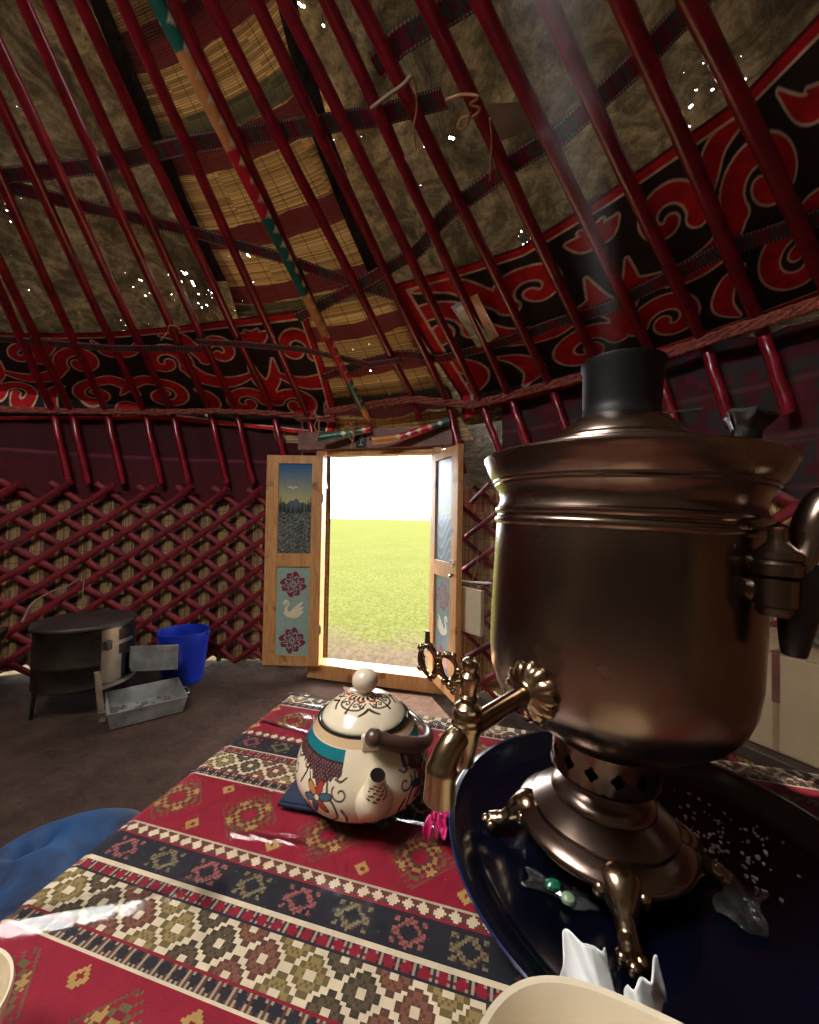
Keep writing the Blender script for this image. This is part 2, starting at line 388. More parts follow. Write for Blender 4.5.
def horn_motif(x, h, fl, var):
    """scroll pairs, leaf darts and hooked stems filling a width of .62 m and a height h"""
    k = h / .5; o = []
    def X(pts): return [(x + fl * p[0] * k, p[1] * k, p[2] * k) for p in pts]
    o.append(X(spiral(-.10, .33, .085, -.4, 1.05, .026, .017, 1)))
    o.append(X(curve([(-.02, .30, .026), (.03, .24, .03), (.12, .22, .026), (.2, .25, .012), (.235, .29, .002)])))
    o.append(X(spiral(-.13, .12, .08, 1.6, 1.05, .024, .015, -1)))
    o.append(X(curve([(-.13, .2, .02), (-.2, .22, .026), (-.26, .18, .022), (-.3, .12, .003)])))
    o.append(X(spiral(.12, .37, .07, 3.6, .95, .022, .015, -1)))
    o.append(X(curve([(.06, .34, .02), (.02, .40, .022), (-.02, .45, .02), (-.09, .465, .004)])))
    o.append(X(spiral(.17, .1, .075, .2, 1.0, .024, .016, 1)))
    o.append(X(curve([(.24, .115, .02), (.27, .19, .024), (.3, .25, .02), (.31, .33, .003)])))
    o.append(X(curve([(.02, .03, .004), (.05, .08, .022), (.03, .14, .018), (-.01, .17, .003)])))
    o.append(X(curve([(-.3, .42, .003), (-.26, .39, .022), (-.21, .40, .02), (-.17, .455, .003)])))
    if var: o.append(X(curve([(-.3, .03, .004), (-.24, .05, .02), (-.2, .02, .004)])))
    o.append(X(curve([(.24, .45, .004), (.28, .42, .022), (.32, .44, .004)])))
    return o
DK, RD, CR = np.array([.026, .016, .014]), np.array([.72, .011, .022]), np.array([1.0, .80, .58])
def ss(a, b, x):
    t = np.clip((x - a) / (b - a), 0, 1); return (t * t * (3 - 2 * t))[:, None]
def applique_cols(S, T, L, h, seed):
    st = []; x = .2; i = seed
    while x < L + .3:
        st += horn_motif(x, h, 1 if i % 2 else -1, i % 3); x += .53 * h / .5; i += 1
    d = strokes_d(S, T, st)
    top = h - T
    bord = np.minimum(np.minimum(top, T + .02), np.minimum(S + .0, L - S))
    c = np.repeat(DK[None], len(S), 0)
    cord = .0095
    c = c + (CR - c) * ss(cord, cord - .004, d)
    c = c + (RD - c) * ss(.001, -.003, d)
    c = np.where((bord < .045)[:, None], CR, c) * 1.0
    c = np.where((bord < .037)[:, None], RD, c)
    c = np.where((bord < .012)[:, None], np.array([.16, .01, .03]), c)
    return c

# ================================================================== SETTING
def flat(name, mat, x0, x1, y0, y1, z, nx=60, ny=60, amp=0, hole=None):
    def pos(U, V):
        X = x0 + (x1 - x0) * U; Y = y0 + (y1 - y0) * V
        Z = z + amp * (np.sin(X * 3.1 + 1) * np.cos(Y * 2.7) + .5 * np.sin(X * 7.3 + Y * 5.1))
        return np.stack([X, Y, Z], 1)
    return grid(name, mat, nx, ny, pos)
def fpos(U, V):
    a = U * 2 * PI; r = 3.13 * V; X = CX + r * np.sin(a); Y = CY + r * np.cos(a)
    return np.stack([X, Y, -.006 + .004 * (np.sin(X * 3.1 + 1) * np.cos(Y * 2.7) + .5 * np.sin(X * 7.3 + Y * 5.1))], 1)
tag(grid('floor', MT['soil'], 128, 60, fpos), 'trodden brown earth floor of the yurt', 'floor', kind='structure')
def gpos(U, V):
    a = U * 2 * PI; r = 3.12 + 1200 * V ** 5
    return np.stack([CX + r * np.sin(a), CY + r * np.cos(a), np.full(len(U), -.012) - .0 * r], 1)
tag(grid('ground', MT['grass'], 96, 60, gpos), 'sunlit green meadow outside the open doorway', 'meadow', kind='structure')

PHD0, PHD1 = R(11.2), R(29.2)      # door opening in the wall
def prof(z):                       # radius of the inner wall face at a height
    return RW if z < 1.25 else RW + (RK + .07 - RW) * ((z - 1.25) / .68) ** 1.5
def wallgrid(name, mat, p0, p1, z0, z1, dr, nu=80, nv=24, **k):
    def pos(U, V):
        ph = p0 + (p1 - p0) * U; z = z0 + (z1 - z0) * V
        r = np.array([prof(q) for q in z]) + dr
        return np.stack([CX + r * np.sin(ph), CY + r * np.cos(ph), z], 1)
    def uv(U, V): return np.stack([(p0 + (p1 - p0) * U) * RW, z0 + (z1 - z0) * V], 1)
    return grid(name, mat, nu, nv, pos, uv=uv, **k)
PL, PR = R(-150), R(210)
wl = wallgrid('wall_left', MT['feltwall'], PL, PHD0, -.01, 1.97, .12); tag(wl, 'grey brown felt outer wall left of the doorway', 'felt wall', kind='structure')
wr = wallgrid('wall_right', MT['feltwall'], PHD1, PR, -.01, 1.97, .12); tag(wr, 'grey brown felt outer wall right of the doorway', 'felt wall', kind='structure')
wt = wallgrid('wall_back', MT['felt_and_gap'], PHD0 - .02, PHD1 + .02, 1.66, 1.97, .10, 20, 8); tag(wt, 'dark felt strip above the door lintel', 'felt wall', kind='structure')

SMAX = (RK - .62) / CS
def conegrid(name, mat, p0, p1, s0, s1, off, nu=160, nv=40, wave=0, **k):
    def pos(U, V):
        ph = p0 + (p1 - p0) * U; s = s0 + (s1 - s0) * V
        o = off + wave * (np.sin(ph * 17 + s * 3) * .5 + np.sin(ph * 41 + s * 7) * .3 + np.sin(s * 9 + ph * 5) * .4)
        return roof_pts(ph, s, o)
    return grid(name, mat, nu, nv, pos, **k)
tag(conegrid('ceiling', MT['felt'], 0, 2 * PI, -.13, SMAX, .125, 220, 50, .022), 'grey brown felt covering of the roof', 'felt roof', kind='structure')

def interp(poly, U):
    P = np.array(poly, float); n = len(P); x = U * (n - 1); i = np.clip(x.astype(int), 0, n - 2); f = (x - i)[:, None]
    return P[i] * (1 - f) + P[i + 1] * f
def resample(poly, n):
    P = np.array(poly, float); d = np.r_[0, np.cumsum(np.hypot(*np.diff(P, axis=0).T))]; x = np.linspace(0, d[-1], n)
    return np.stack([np.interp(x, d, P[:, 0]), np.interp(x, d, P[:, 1])], 1)
def cone_poly(px, n=24):
    """image polyline -> cone coordinates (azimuth, slope)"""
    return np.array([cone_ps(on_cone(x, y)) for x, y in resample(px, n)])
def conepatch(name, mat, A, B, off, nu, nv, wave=0, col=None, **k):
    A = np.array(A); B = np.array(B)
    def pos(U, V):
        a = interp(A, U); b = interp(B, U); q = a + (b - a) * V[:, None]
        o = off + wave * (np.sin(q[:, 0] * 23) + np.sin(q[:, 1] * 13 + q[:, 0] * 9))
        return roof_pts(q[:, 0], q[:, 1], o)
    def uv(U, V):
        a = interp(A, U); b = interp(B, U); q = a + (b - a) * V[:, None]
        return np.stack([q[:, 0] * 2.4, q[:, 1]], 1)
    return grid(name, mat, nu, nv, pos, col=col, uv=uv, **k)
# reed mat over the door (left edge, right edge)
ra = cone_poly([(40, -60), (84, 11), (147, 128), (183, 220), (222, 290), (272, 440)]); rb = cone_poly([(255, -60), (282, 0), (311, 147), (366, 264), (400, 320), (470, 440)])
# felt cut away over the reed mat, an added opening to brighten the stalks
import bmesh
ceil = bpy.data.objects['ceiling']; bm = bmesh.new(); bm.from_mesh(ceil.data); dead = []
oa, ob = np.argsort(ra[:, 1]), np.argsort(rb[:, 1])
for f in bm.faces:
    ph, s_ = cone_ps(np.array(f.calc_center_median()) - np.array([0, 0, .125 * CS]))
    if .1 < s_ < 1.75 and np.interp(s_, ra[oa, 1], ra[oa, 0]) + .03 < ph < np.interp(s_, rb[ob, 1], rb[ob, 0]) - .03: dead.append(f)
bmesh.ops.delete(bm, geom=dead, context='FACES'); bm.to_mesh(ceil.data); bm.free()
tag(conepatch('reed_mat', MT['reedroof'], ra, rb, .085, 60, 30, .004), 'straw coloured reed mat with maroon bands in the roof above the doorway', 'reed mat')
for i, (px, w, lab) in enumerate([
    ([(70, -20), (84, 0), (140, 128), (178, 220), (215, 290)], 17, 'dark strip coloured as the shaded seam gap of the roof reed mat on the stove side'),
    ([(270, -20), (285, 40), (316, 147), (350, 230), (378, 290)], 20, 'dark strip coloured as the shaded seam gap of the roof reed mat on the samovar side')]):
    a = cone_poly([(x - w / 2, y) for x, y in px]); b = cone_poly([(x + w / 2, y) for x, y in px])
    tag(conepatch('seam_gap_strip', MT['felt_and_gap'], a, b, .07, 30, 4), lab, 'seam strip')  # dark strips painted as the shade of gaps between roof panels
# pale patch on the felt
tag(conepatch('felt_patch', simple('pale_felt', (.40, .33, .22), .95), cone_poly([(478, 120), (490, 158)]), cone_poly([(532, 118), (545, 140)]), .088, 8, 8), 'pale square felt patch on the roof above the hanging string', 'felt patch')

# ------------------------------------------------------------------ applique friezes
def frieze(top, bot, label, seed, off=.04):
    A = cone_poly(bot, 40); B = cone_poly(top, 40)
    L = float(np.sum(np.hypot(np.diff((A[:, 0] + B[:, 0]) / 2) * 2.85, np.diff((A[:, 1] + B[:, 1]) / 2)))); h = float(np.mean(np.hypot(B[:, 1] - A[:, 1], (B[:, 0] - A[:, 0]) * 2.8)))
    nu, nv = int(L / .0042), int(h / .0042)
    o = conepatch('applique_frieze', MT['applique'], A, B, off, nu, nv, .0015, col=lambda U, V: applique_cols(U * L, V * h, L, h, seed))
    return tag(o, label, 'felt frieze', 'red and black felt friezes')
frieze([(-260, 352), (-120, 345), (0, 338), (110, 337), (200, 328), (303, 314)], [(-260, 440), (-120, 425), (0, 418), (160, 418), (265, 428), (330, 436)], 'red and black scroll felt frieze above the stove wall, ending left of the doorway', 0)
frieze([(387, 291), (460, 272), (519, 253), (600, 203), (680, 147), (739, 106), (819, 22), (900, -90)], [(460, 418), (505, 402), (560, 389), (650, 362), (730, 335), (819, 303), (900, 268), (990, 235)], 'larger red and black scroll felt frieze in the roof above the samovar', 1)

# ------------------------------------------------------------------ woven bands
def band_cols(S, T, w, seed=0):
    x = S / .16 + seed; c = np.abs((x % 1) - .5); v = np.abs(T / w - .5)
    q = c * 1.0 + v * .62
    o = np.repeat(np.array([[.20, .016, .045]]), len(S), 0)
    o = np.where((q < .36)[:, None], np.array([.055, .09, .07]), o); o = np.where((q < .16)[:, None], np.array([.16, .02, .045]), o)
    o = np.where((((S / .012).astype(int) % 5) == 0)[:, None], o * .72, o)
    o = np.where((v > .36)[:, None], np.array([.045, .02, .025]), o)
    dot = (np.abs(v - .42) < .035) & (((S / .009).astype(int) % 2) == 0)
    return np.where(dot[:, None], np.array([.5, .4, .36]), o)
def band(px, w, off, label, seed=0):
    P = cone_poly(px, 60); d = np.gradient(P, axis=0); d[:, 0] *= 2.7; n = np.stack([-d[:, 1], d[:, 0]], 1); n /= np.linalg.norm(n, axis=1)[:, None]; n[:, 0] /= 2.7
    A = P - n * w / 2; B = P + n * w / 2; L = float(np.sum(np.hypot(np.diff(P[:, 0]) * 2.7, np.diff(P[:, 1]))))
    return tag(conepatch('woven_band', MT['band'], A, B, off, int(L / .006), 14, col=lambda U, V: band_cols(U * L, V * w, w, seed), thick=.004), label, 'woven band', 'woven bands tied across the roof')
band([(-80, 184), (0, 180), (90, 170), (190, 148), (300, 132), (380, 120), (441, 104)], .058, .031, 'nearly level maroon woven band crossing the reed mat and ending by the split twig')
band([(-80, 178), (0, 190), (88, 212), (183, 234), (286, 264), (330, 281), (392, 300)], .06, .034, 'maroon woven band sloping down across the reed mat to the samovar side frieze corner', .3)
band([(296, 322), (356, 290), (415, 257), (443, 220), (519, 163), (560, 140), (644, 62), (720, -20)], .06, .031, 'green and maroon woven band climbing steeply along the top of the samovar side felt', .6)
band([(372, 74), (395, 48), (472, 0), (540, -45)], .062, .034, 'short maroon woven band at the very top of the roof, highest of the bands', .1)
band([(-120, 330), (0, 335), (110, 345), (207, 346)], .05, -.027, 'dark maroon woven band lying over the roof poles along the stove wall', .4)
band([(198, 338), (250, 341), (305, 346), (371, 361), (402, 356)], .045, -.031, 'narrow maroon woven band over the poles from the stove frieze to above the doorway', .2)
band([(322, 381), (371, 364), (404, 357), (440, 363), (506, 345), (560, 326), (607, 313), (724, 255), (819, 225), (880, 205)], .062, .028, 'green and maroon woven band laid across the middle of the samovar side frieze', .75)

# ------------------------------------------------------------------ roof poles
ROPE_L = [(-200, 418), (-60, 412), (0, 409), (60, 411), (160, 412), (215, 411), (270, 413), (335, 420)]
ROPE_R = [(325, 412), (370, 405), (410, 399), (440, 402), (470, 405), (510, 396), (550, 385), (610, 370), (650, 360), (730, 332), (819, 303), (900, 272)]
def rope_y(x):
    return np.interp(x, [p[0] for p in ROPE_L], [p[1] for p in ROPE_L]) if x < 325 else np.interp(x, [p[0] for p in ROPE_R], [p[1] for p in ROPE_R])
ORD = ['', 'first', 'second', 'third', 'fourth', 'fifth', 'sixth', 'seventh', 'eighth', 'ninth', 'tenth', 'eleventh', 'twelfth']
def knee(a, b):
    a = np.array(a, float); b = np.array(b, float); t = 1.0
    for _ in range(30):
        p = a + (b - a) * t; t += (rope_y(p[0]) - p[1]) / (b - a)[1]
    return a + (b - a) * t
def roof_pole(a, b, foot, label, rad=.0215):
    k = knee(a, b); P1 = on_cone(*a); P2 = on_cone(*k); Pw = foot(k)
    d = P1 - P2; t = 1.0; low = 0
    while math.hypot(*(P2 + d * t)[:2] - np.array([CX, CY])) > .66 and t < 6:
        t += .02
        r = math.hypot(*(P2 + d * t)[:2] - np.array([CX, CY]))
        if r > low + 9: break
    top = P2 + d * t
    up = (P2 - P1) / np.linalg.norm(P2 - P1)
    n = 14; path = [top + (P2 - up * .06 - top) * i / n for i in range(n + 1)]
    path += smoothpath([P2 - up * .05, P2 + up * .012 + (Pw - P2) * .04, P2 + (Pw - P2) * .35 , P2 + (Pw - P2) * .7, Pw], 5)[1:]
    for i, p in enumerate(path):
        j = .0016 * np.array([math.sin(i * 1.3 + a[0]), math.cos(i * .9 + a[0] * 2), 0]); path[i] = p + j
    g = G(); g.tube(path, [rad * (.86 + .14 * min(1, i / 6)) for i in range(len(path))], 10)
    return tag(g.build('roof_pole', MT['pole']), label, 'roof pole', 'red roof poles')
foot_l = lambda k: on_cyl(k[0] + 17, k[1] + 72, 3.03)
foot_r = lambda k: on_cyl(k[0] + 22 + .03 * (k[0] - 500), k[1] + 60 + .12 * (k[0] - 500), 3.03)
left = [((125, 7), (256, 300)), ((79, 0), (220, 300)), ((48, 0), (185, 300)), ((22, 0), (159, 300)), ((0, 48), (119, 300)), ((0, 103), (92, 300)), ((0, 180), (55, 300)), ((0, 262), (31, 327)), ((0, 290), (16, 327))]
for i, (a, b) in enumerate(left):
    roof_pole(a, b, foot_l, 'glossy red roof pole, %s from the painted pole towards the stove' % ORD[i + 1])
right = [((174, 0), (311, 300)), ((209, 0), (363, 300)), ((256, 0), (399, 300)), ((287, 6), (431, 300)), ((326, 0), (465, 300)), ((359, 0), (508, 300)), ((425, 0), (567, 300)), ((480, 0), (625, 300)), ((545, 0), (684, 300)), ((622, 0), (750, 300)), ((691, 0), (819, 267))]
for i, (a, b) in enumerate(right):
    f = foot_r
    if i == 0: f = lambda k: on_cone(k[0] + 4, k[1] + 8)
    if i == 1: f = lambda k: on_cyl(k[0] + 6, k[1] + 22, 2.99)
    if i == 2: f = lambda k: on_cyl(464, 474, 3.0)
    roof_pole(a, b, f, 'glossy red roof pole, %s from the painted pole towards the samovar' % ORD[i + 1])
# the painted pole
def pole_cols(S, A):
    c = np.repeat(np.array([TEAL]), len(S), 0)
    for s0, s1, col in POLE_SEG: c[(S >= s0) & (S < s1)] = col
    q = np.abs((S / .058) % 1 - .5) + np.abs(((A * 2) % 1) - .5) * .9
    return np.where((q < .27)[:, None], np.array([.75, .62, .42]), c)
TEAL, ORG, RED = (.01, .13, .10), (.62, .27, .09), (.5, .012, .03)
def painted_tube(name, path, rad, cols, nu=300, nv=16):
    P = np.array([np.array(p) for p in path]); d = np.r_[0, np.cumsum(np.linalg.norm(np.diff(P, axis=0), axis=1))]; L = d[-1]
    def pos(U, V):
        C = np.stack([np.interp(U * L, d, P[:, k]) for k in range(3)], 1); T = np.stack([np.interp(np.minimum(U * L + .01, L), d, P[:, k]) - np.interp(np.maximum(U * L - .01, 0), d, P[:, k]) for k in range(3)], 1)
        T /= np.linalg.norm(T, axis=1)[:, None]; up = np.array([0, 0, 1.0]); N = up - T * (T @ up)[:, None]; N /= np.linalg.norm(N, axis=1)[:, None]; B = np.cross(T, N); a = V * 2 * PI
        return C + (N * np.cos(a)[:, None] + B * np.sin(a)[:, None]) * rad
    return grid(name, MT['polepaint'], nu, nv, pos, col=lambda U, V: cols(U * L, V))
p1, p2 = on_cone(156, 0, -.012), on_cone(375, 433, -.012); d = p1 - p2; t = 1
while math.hypot(*(p2 + d * t)[:2] - np.array([CX, CY])) > .66 and t < 6: t += .02
vs_ = [433, 400, 371, 327, 287, 212, 147, 51, -60]; POLE_SEG = []; s0 = 0
for k_, v_ in enumerate(vs_[1:]):
    s1 = float(np.linalg.norm(on_cone(156 + (375 - 156) * v_ / 433, v_, -.012) - p2)); POLE_SEG.append((s0, s1, (ORG, TEAL, RED, ORG, TEAL, RED, ORG, TEAL)[k_])); s0 = s1
tag(painted_tube('roof_pole', [p2, p2 + d * t], .023, pole_cols, 420), 'roof pole painted with teal, orange, red and white diamonds, ending over the doorway', 'roof pole')
# crown ring the poles run up to
g = G(); rc = .62; zc = ZK + SMAX * SS
g.tube([(CX + rc * math.cos(a), CY + rc * math.sin(a), zc + .03) for a in np.linspace(0, 2 * PI, 48, endpoint=False)], .045, 10, closed=True)
for k in (-1, 0, 1):
    for ax in (0, 1):
        h = math.sqrt(rc ** 2 - (k * .12) ** 2); pts = [(q, k * .12, zc + .05 + .16 * (1 - (q / h) ** 2)) for q in np.linspace(-h, h, 14)]
        g.tube([(CX + (p[1] if ax else p[0]), CY + (p[0] if ax else p[1]), p[2]) for p in pts], .013, 8)
tag(g.build('trim_3', MT['pole']), 'round crown ring at the top of the roof', 'crown ring', kind='structure')

# ------------------------------------------------------------------ ropes along the pole knees
def rope(px, label, off=-.032, n=3, rad=.010, spread=.013):
    g = G(); base = [on_cone(x, y, off) for x, y in resample(px, 60)]
    base = smoothpath(base, 3)
    for k in range(n):
        pts = []
        for i, p in enumerate(base):
            a = i * .32 + k * 2 * PI / n; pts.append(p + np.array([0, math.sin(a) * .3 * spread, math.cos(a) * spread]))
        g.tube(pts, rad, 7, up=(0, 0, 1))
    return tag(g.build('girth_rope', MT['rope']), label, 'rope', 'girth ropes around the pole knees')
rope(ROPE_L, 'twisted reddish rope tied along the pole knees on the stove side', -.03)
rope(ROPE_R, 'twisted reddish rope tied along the pole knees on the samovar side', -.03, 4, .0105, .016)

# ------------------------------------------------------------------ cloth below the ropes
def hang_cols(kind):
    def f(U, V):
        n = len(U); c = np.repeat(np.array([[.075, .004, .010]]), n, 0)
        if kind == 'left':
            c = np.where((np.abs(V - .45) < .012)[:, None], np.array([.16, .03, .05]), c); c = np.where((V > .46)[:, None], np.array([.05, .0035, .009]), c)
            c = np.where((np.abs(V - .40) < .008)[:, None], np.array([.03, .01, .02]), c)
        else:
            x = U * 5.2 / .045; y = V * .75 / .045
            h = np.sin(np.floor(x) * 12.9898 + np.floor(y) * 78.233) * 43758.5453; h = h - np.floor(h)
            z = np.sin(np.floor(x / 3) * 3.3 + np.floor(y / 2) * 7.1) * .25
            c = np.where((h + z > .55)[:, None], np.array([.03, .024, .024]), c); c = np.where((h + z < .12)[:, None], np.array([.10, .006, .022]), c)
            for b in (.06, .3, .34, .62): c = np.where((np.abs(V - b) < .012)[:, None], np.array([.10, .03, .03]), c)
        return c
    return f
def hanging(p0, p1, kind, label, dr=.005, z0=1.22, z1=1.95):
    def pos(U, V):
        ph = p0 + (p1 - p0) * U; z = z0 + (z1 - z0) * V; r = np.array([prof(q) for q in z]) + dr + .008 * np.sin(ph * 31) + .005 * np.sin(ph * 77 + z * 3)
        return np.stack([CX + r * np.sin(ph), CY + r * np.cos(ph), z], 1)
    return tag(grid('wall_hanging', MT['band'], 420, 70, pos, col=hang_cols(kind)), label, 'wall cloth')
hanging(R(-95), R(11.5), 'left', 'plain dark maroon cloth hung below the rope on the stove side')
hanging(R(36), R(125), 'right', 'patterned dark maroon and grey woven cloth hung below the rope behind the samovar')

# ------------------------------------------------------------------ lattice walls and reed mats
def lattice(p0, p1, label, group):
    root = empty('lattice_wall', cyl((p0 + p1) / 2, 3.06, 0), label=label, cat='lattice', group=group); base = np.array(root.location)
    for fam, (sg, r) in enumerate(((1, 3.045), (-1, 3.063))):
        g = G(); hd = .26 / 3.06; z0, z1 = .02, 1.34; tot = (z1 - z0) / .195 * hd
        ph = p0 - tot; i = 0
        while ph < p1 + tot:
            pts = []
            for q in np.linspace(0, 1, 13):
                a = ph + sg * tot * q
                if p0 - .005 <= a <= p1 + .005:
                    pts.append(cyl(a, r + (-.05 * max(0, q - .93) / .07 if sg > 0 else 0), z0 + (z1 - z0) * q + .006 * math.sin(i * 2.3 + q * 5)) - base)
            if len(pts) > 1:
                mid = (p0 + p1) / 2
                g.tube(pts, .021, 8, flat=.45, up=(math.sin(mid), math.cos(mid), 0))
            ph += hd; i += 1
        g.build('inner_slats' if sg > 0 else 'outer_slats', MT['slat'], root)
lattice(R(-80), R(11.5), 'red diagonal lattice wall behind the stove and bucket, left of the doorway', 'red lattice wall panels')
lattice(R(30.5), R(118), 'red diagonal lattice wall right of the doorway, mostly hidden by the samovar', 'red lattice wall panels')
tag(wallgrid('reed_mat', MT['reedwall'], R(-85), R(12), .0, 1.32, .02, 140, 20), 'reed mat with dark red stripes standing behind the lattice on the stove side', 'reed mat')
tag(wallgrid('reed_mat', MT['reedplainlit'], R(30), R(120), .0, 1.32, .02, 140, 20), 'unstriped reed mat coloured as lit from the door, standing behind the lattice between the doorway and the samovar', 'reed mat')

# ------------------------------------------------------------------ doorway
JL, JR = np.array([-.6, 2.75]), np.array([.150, 2.558]); du = (JR - JL) / np.linalg.norm(JR - JL); dn = np.array([-du[1], du[0]])
DW = float(np.linalg.norm(JR - JL)); DANG = math.atan2(du[1], du[0])
fr = empty('trim_1', (*JL, 0), DANG, label='pale pine door frame with raised threshold around the open doorway', cat='door frame', kind='structure')
g = G(); g.box((-.045, .03, .80), (.056, .06, 1.6)); g.build('left_post', MT['wood'], fr, bevel=.004)
g = G(); g.box((DW + .028, .05, .80), (.056, .12, 1.6)); g.build('right_post', MT['wood'], fr, bevel=.004)
g = G(); g.box((DW / 2, .05, .05), (DW + .2, .14, .10)); g.build('threshold', MT['wood'], fr, bevel=.005)
g = G(); g.box((DW / 2, .06, 1.582), (DW, .10, .04)); g.build('head', MT['wood'], fr, bevel=.004)
li = empty('trim_2', (*JL, 0), DANG, label='brown lintel board above the open doorway', cat='lintel', kind='structure')
g = G(); g.box((DW / 2 - .04, .03, 1.665), (DW + .34, .10, .13)); g.build('board', MT['brownwood'], li, bevel=.006)
# tile with an emblem and a scrap beside it
tl = empty('emblem_tile', (0, 0, 0), label='small dark tile with a pale emblem fixed to the lintel above the doorway', cat='tile')
q = JL + du * (.275) - dn * .022; tl.location = (*q, 1.655); tl.rotation_euler = (0, 0, DANG)
g = G(); g.box((0, 0, 0), (.075, .008, .10)); g.build('plate', MT['dark'], tl, bevel=.002)
g = G(); pe = simple('pale_emblem', (.35, .38, .36), .6)
g.ball((0, -.005, .012), .017, 12, sq=(1, .2, 1)); g.box((0, -.005, -.018), (.008, .003, .03)); g.box((0, -.005, -.032), (.03, .003, .006))
for k in range(8):
    a = k * PI / 4; g.box((.026 * math.cos(a), -.005, .012 + .026 * math.sin(a)), (.008, .003, .004), rot=Matrix.Rotation(-a, 3, 'Y'))
g.build('emblem', pe, tl)
q = JL + du * (.37) - dn * .022; sc = empty('lintel_charm', (*q, 1.655), DANG, label='small dark oval charm with two pale spots beside the emblem tile', cat='charm')
g = G(); g.ball((0, 0, .01), .03, 14, sq=(1.3, .2, .6)); g.build('plate', MT['dark'], sc)
g = G(); g.ball((-.012, -.006, .012), .007, 8); g.ball((.012, -.006, .012), .007, 8); g.build('spots', pe, sc)
# painted lintel arcs
A0 = smoothpath([on_y(318, 438, 2.62), on_y(345, 434, 2.62), on_y(371, 429, 2.62)], 10)
def arc_cols(seq):
    def f(S, A):
        c = np.zeros((len(S), 3)); acc = 0
        for col, l in seq: c[(S >= acc) & (S <= acc + l)] = col; acc += l
        q = np.abs((S / .07) % 1 - .5) + np.abs(((A * 2) % 1) - .5) * .9
        return np.where(((q < .25) & (S > .12))[:, None], np.array([.75, .62, .45]), c)
    return f
tag(painted_tube('painted_rail', A0, .024, arc_cols([(TEAL, .3), (RED, 1)]), 140), 'teal and white painted rail over the doorway on the swan door side', 'painted rail')
A1 = smoothpath([on_y(372, 441, 2.52), on_y(400, 437, 2.52), on_y(425, 429, 2.5), on_y(449, 421, 2.48)], 10)
tag(painted_tube('painted_rail', A1, .024, arc_cols([(ORG, .17), (RED, .24), (TEAL, 1)]), 140), 'orange, red and teal painted rail over the doorway on the samovar side', 'painted rail')

# painted door panels
def river_panel(U, V):
    n = len(U); rs = np.random.default_rng(3)
    sky = np.array([.01, .10, .25]) + (np.array([.55, .5, .18]) - np.array([.01, .10, .25])) * np.clip((1 - V) / .45, 0, 1)[:, None] ** 1.4
    c = sky.copy()
    cl = ((U - .58) / .16) ** 2 + ((V - .735 - .006 * np.sin(U * 30)) / .011) ** 2; c = np.where((cl < 1)[:, None], np.array([.62, .6, .5]), c)
    hill = .555 + .05 * np.exp(-((U - .5) / .17) ** 2) + .01 * np.sin(U * 31); c = np.where((V < hill)[:, None], np.array([.10, .13, .15]), c)
    for k in range(34):
        x = rs.uniform(0, 1); hgt = .05 + .17 * abs(x - .5) * 1.7 + rs.uniform(0, .03); b = .43 + rs.uniform(0, .03); w = .035
        tr = (V > b) & (V < b + hgt) & (np.abs(U - x) < w * (1 - (V - b) / hgt) * (.65 + .35 * np.sin((V - b) * 260)))
        c = np.where(tr[:, None], np.array([.012, .025, .018]) * rs.uniform(.7, 1.6), c)
    riv = V < .445 + .02 * np.sin(U * 7 + 1)
    w = np.sin(V * 95 + 5 * np.sin(U * 6 + V * 9) + 2 * np.sin(U * 17)); w2 = np.sin(V * 40 - U * 14 + 3 * np.sin(U * 9))
    rc = np.array([.09, .10, .085]) + np.clip(w * np.sin(U * 23 + V * 31), 0, 1)[:, None] * .14 + np.clip(w2 * np.sin(U * 37 - V * 50), 0, 1)[:, None] * .10; rc = np.where((w * np.sin(U * 15 + V * 70) < -.55)[:, None], np.array([.04, .045, .04]), rc)
    return np.where(riv[:, None], rc, c)
def medallion(U, V, cy, asp):
    x = (U - .5) * 1.0; y = (V - cy) * asp; r = np.hypot(x, y); a = np.arctan2(y, x)
    w = .085 * np.sin(8 * a + 16 * r) + .06 * np.cos(4 * a)
    k = (np.abs(r - .30 - w * .4) < .055) | (np.abs(r - .16 - w * .6) < .045) | ((r < .3) & (np.abs(np.sin(2 * a)) < .16) & (r > .05)) | (r < .04)
    return k & (r < .41) & ~((np.abs(np.sin(4 * a + .4)) < .14) & (r > .2))
def swan_shape(U, V, asp):
    x = U; y = (V - .5) * asp + .5
    S = curve([(.27, .70, .03), (.235, .735, .04), (.29, .79, .055), (.36, .76, .04), (.355, .66, .04), (.30, .58, .045), (.30, .47, .07)], 8)
    S += curve([(.30, .44, .09), (.42, .38, .115), (.56, .37, .12), (.70, .42, .08), (.80, .50, .03)], 8)
    S += curve([(.48, .48, .06), (.60, .58, .075), (.70, .68, .06), (.80, .78, .012)], 8) + curve([(.6, .47, .07), (.72, .56, .06), (.84, .62, .012)], 8)
    P = np.array(S); d = np.full(len(U), 9.)
    for p in P: d = np.minimum(d, np.hypot(x - p[0], y - p[1]) - p[2] * .78)
    return d < 0
def swan_panel(U, V):
    asp = 2.7; c = np.repeat(np.array([[.30, .43, .36]]), len(U), 0)
    k = medallion(U, V, .80, asp) | medallion(U, V, .165, asp); c = np.where(k[:, None], np.array([.2, .02, .05]), c)
    return np.where(swan_shape(1 - U, V, asp)[:, None], np.array([.80, .70, .50]), c)
def blue_panel(U, V):
    c = np.array([.05, .15, .36]) + (np.array([.17, .27, .42]) - np.array([.05, .15, .36])) * np.clip(np.sin(V * 6 + U * 2), 0, 1)[:, None]
    w = np.sin(V * 60 + 6 * np.sin(U * 5)) ; c = np.where(((w > .6) & (V < .45))[:, None], np.array([.3, .38, .46]), c); return np.where(((V > .45) & (V < .55))[:, None], np.array([.12, .22, .15]), c)
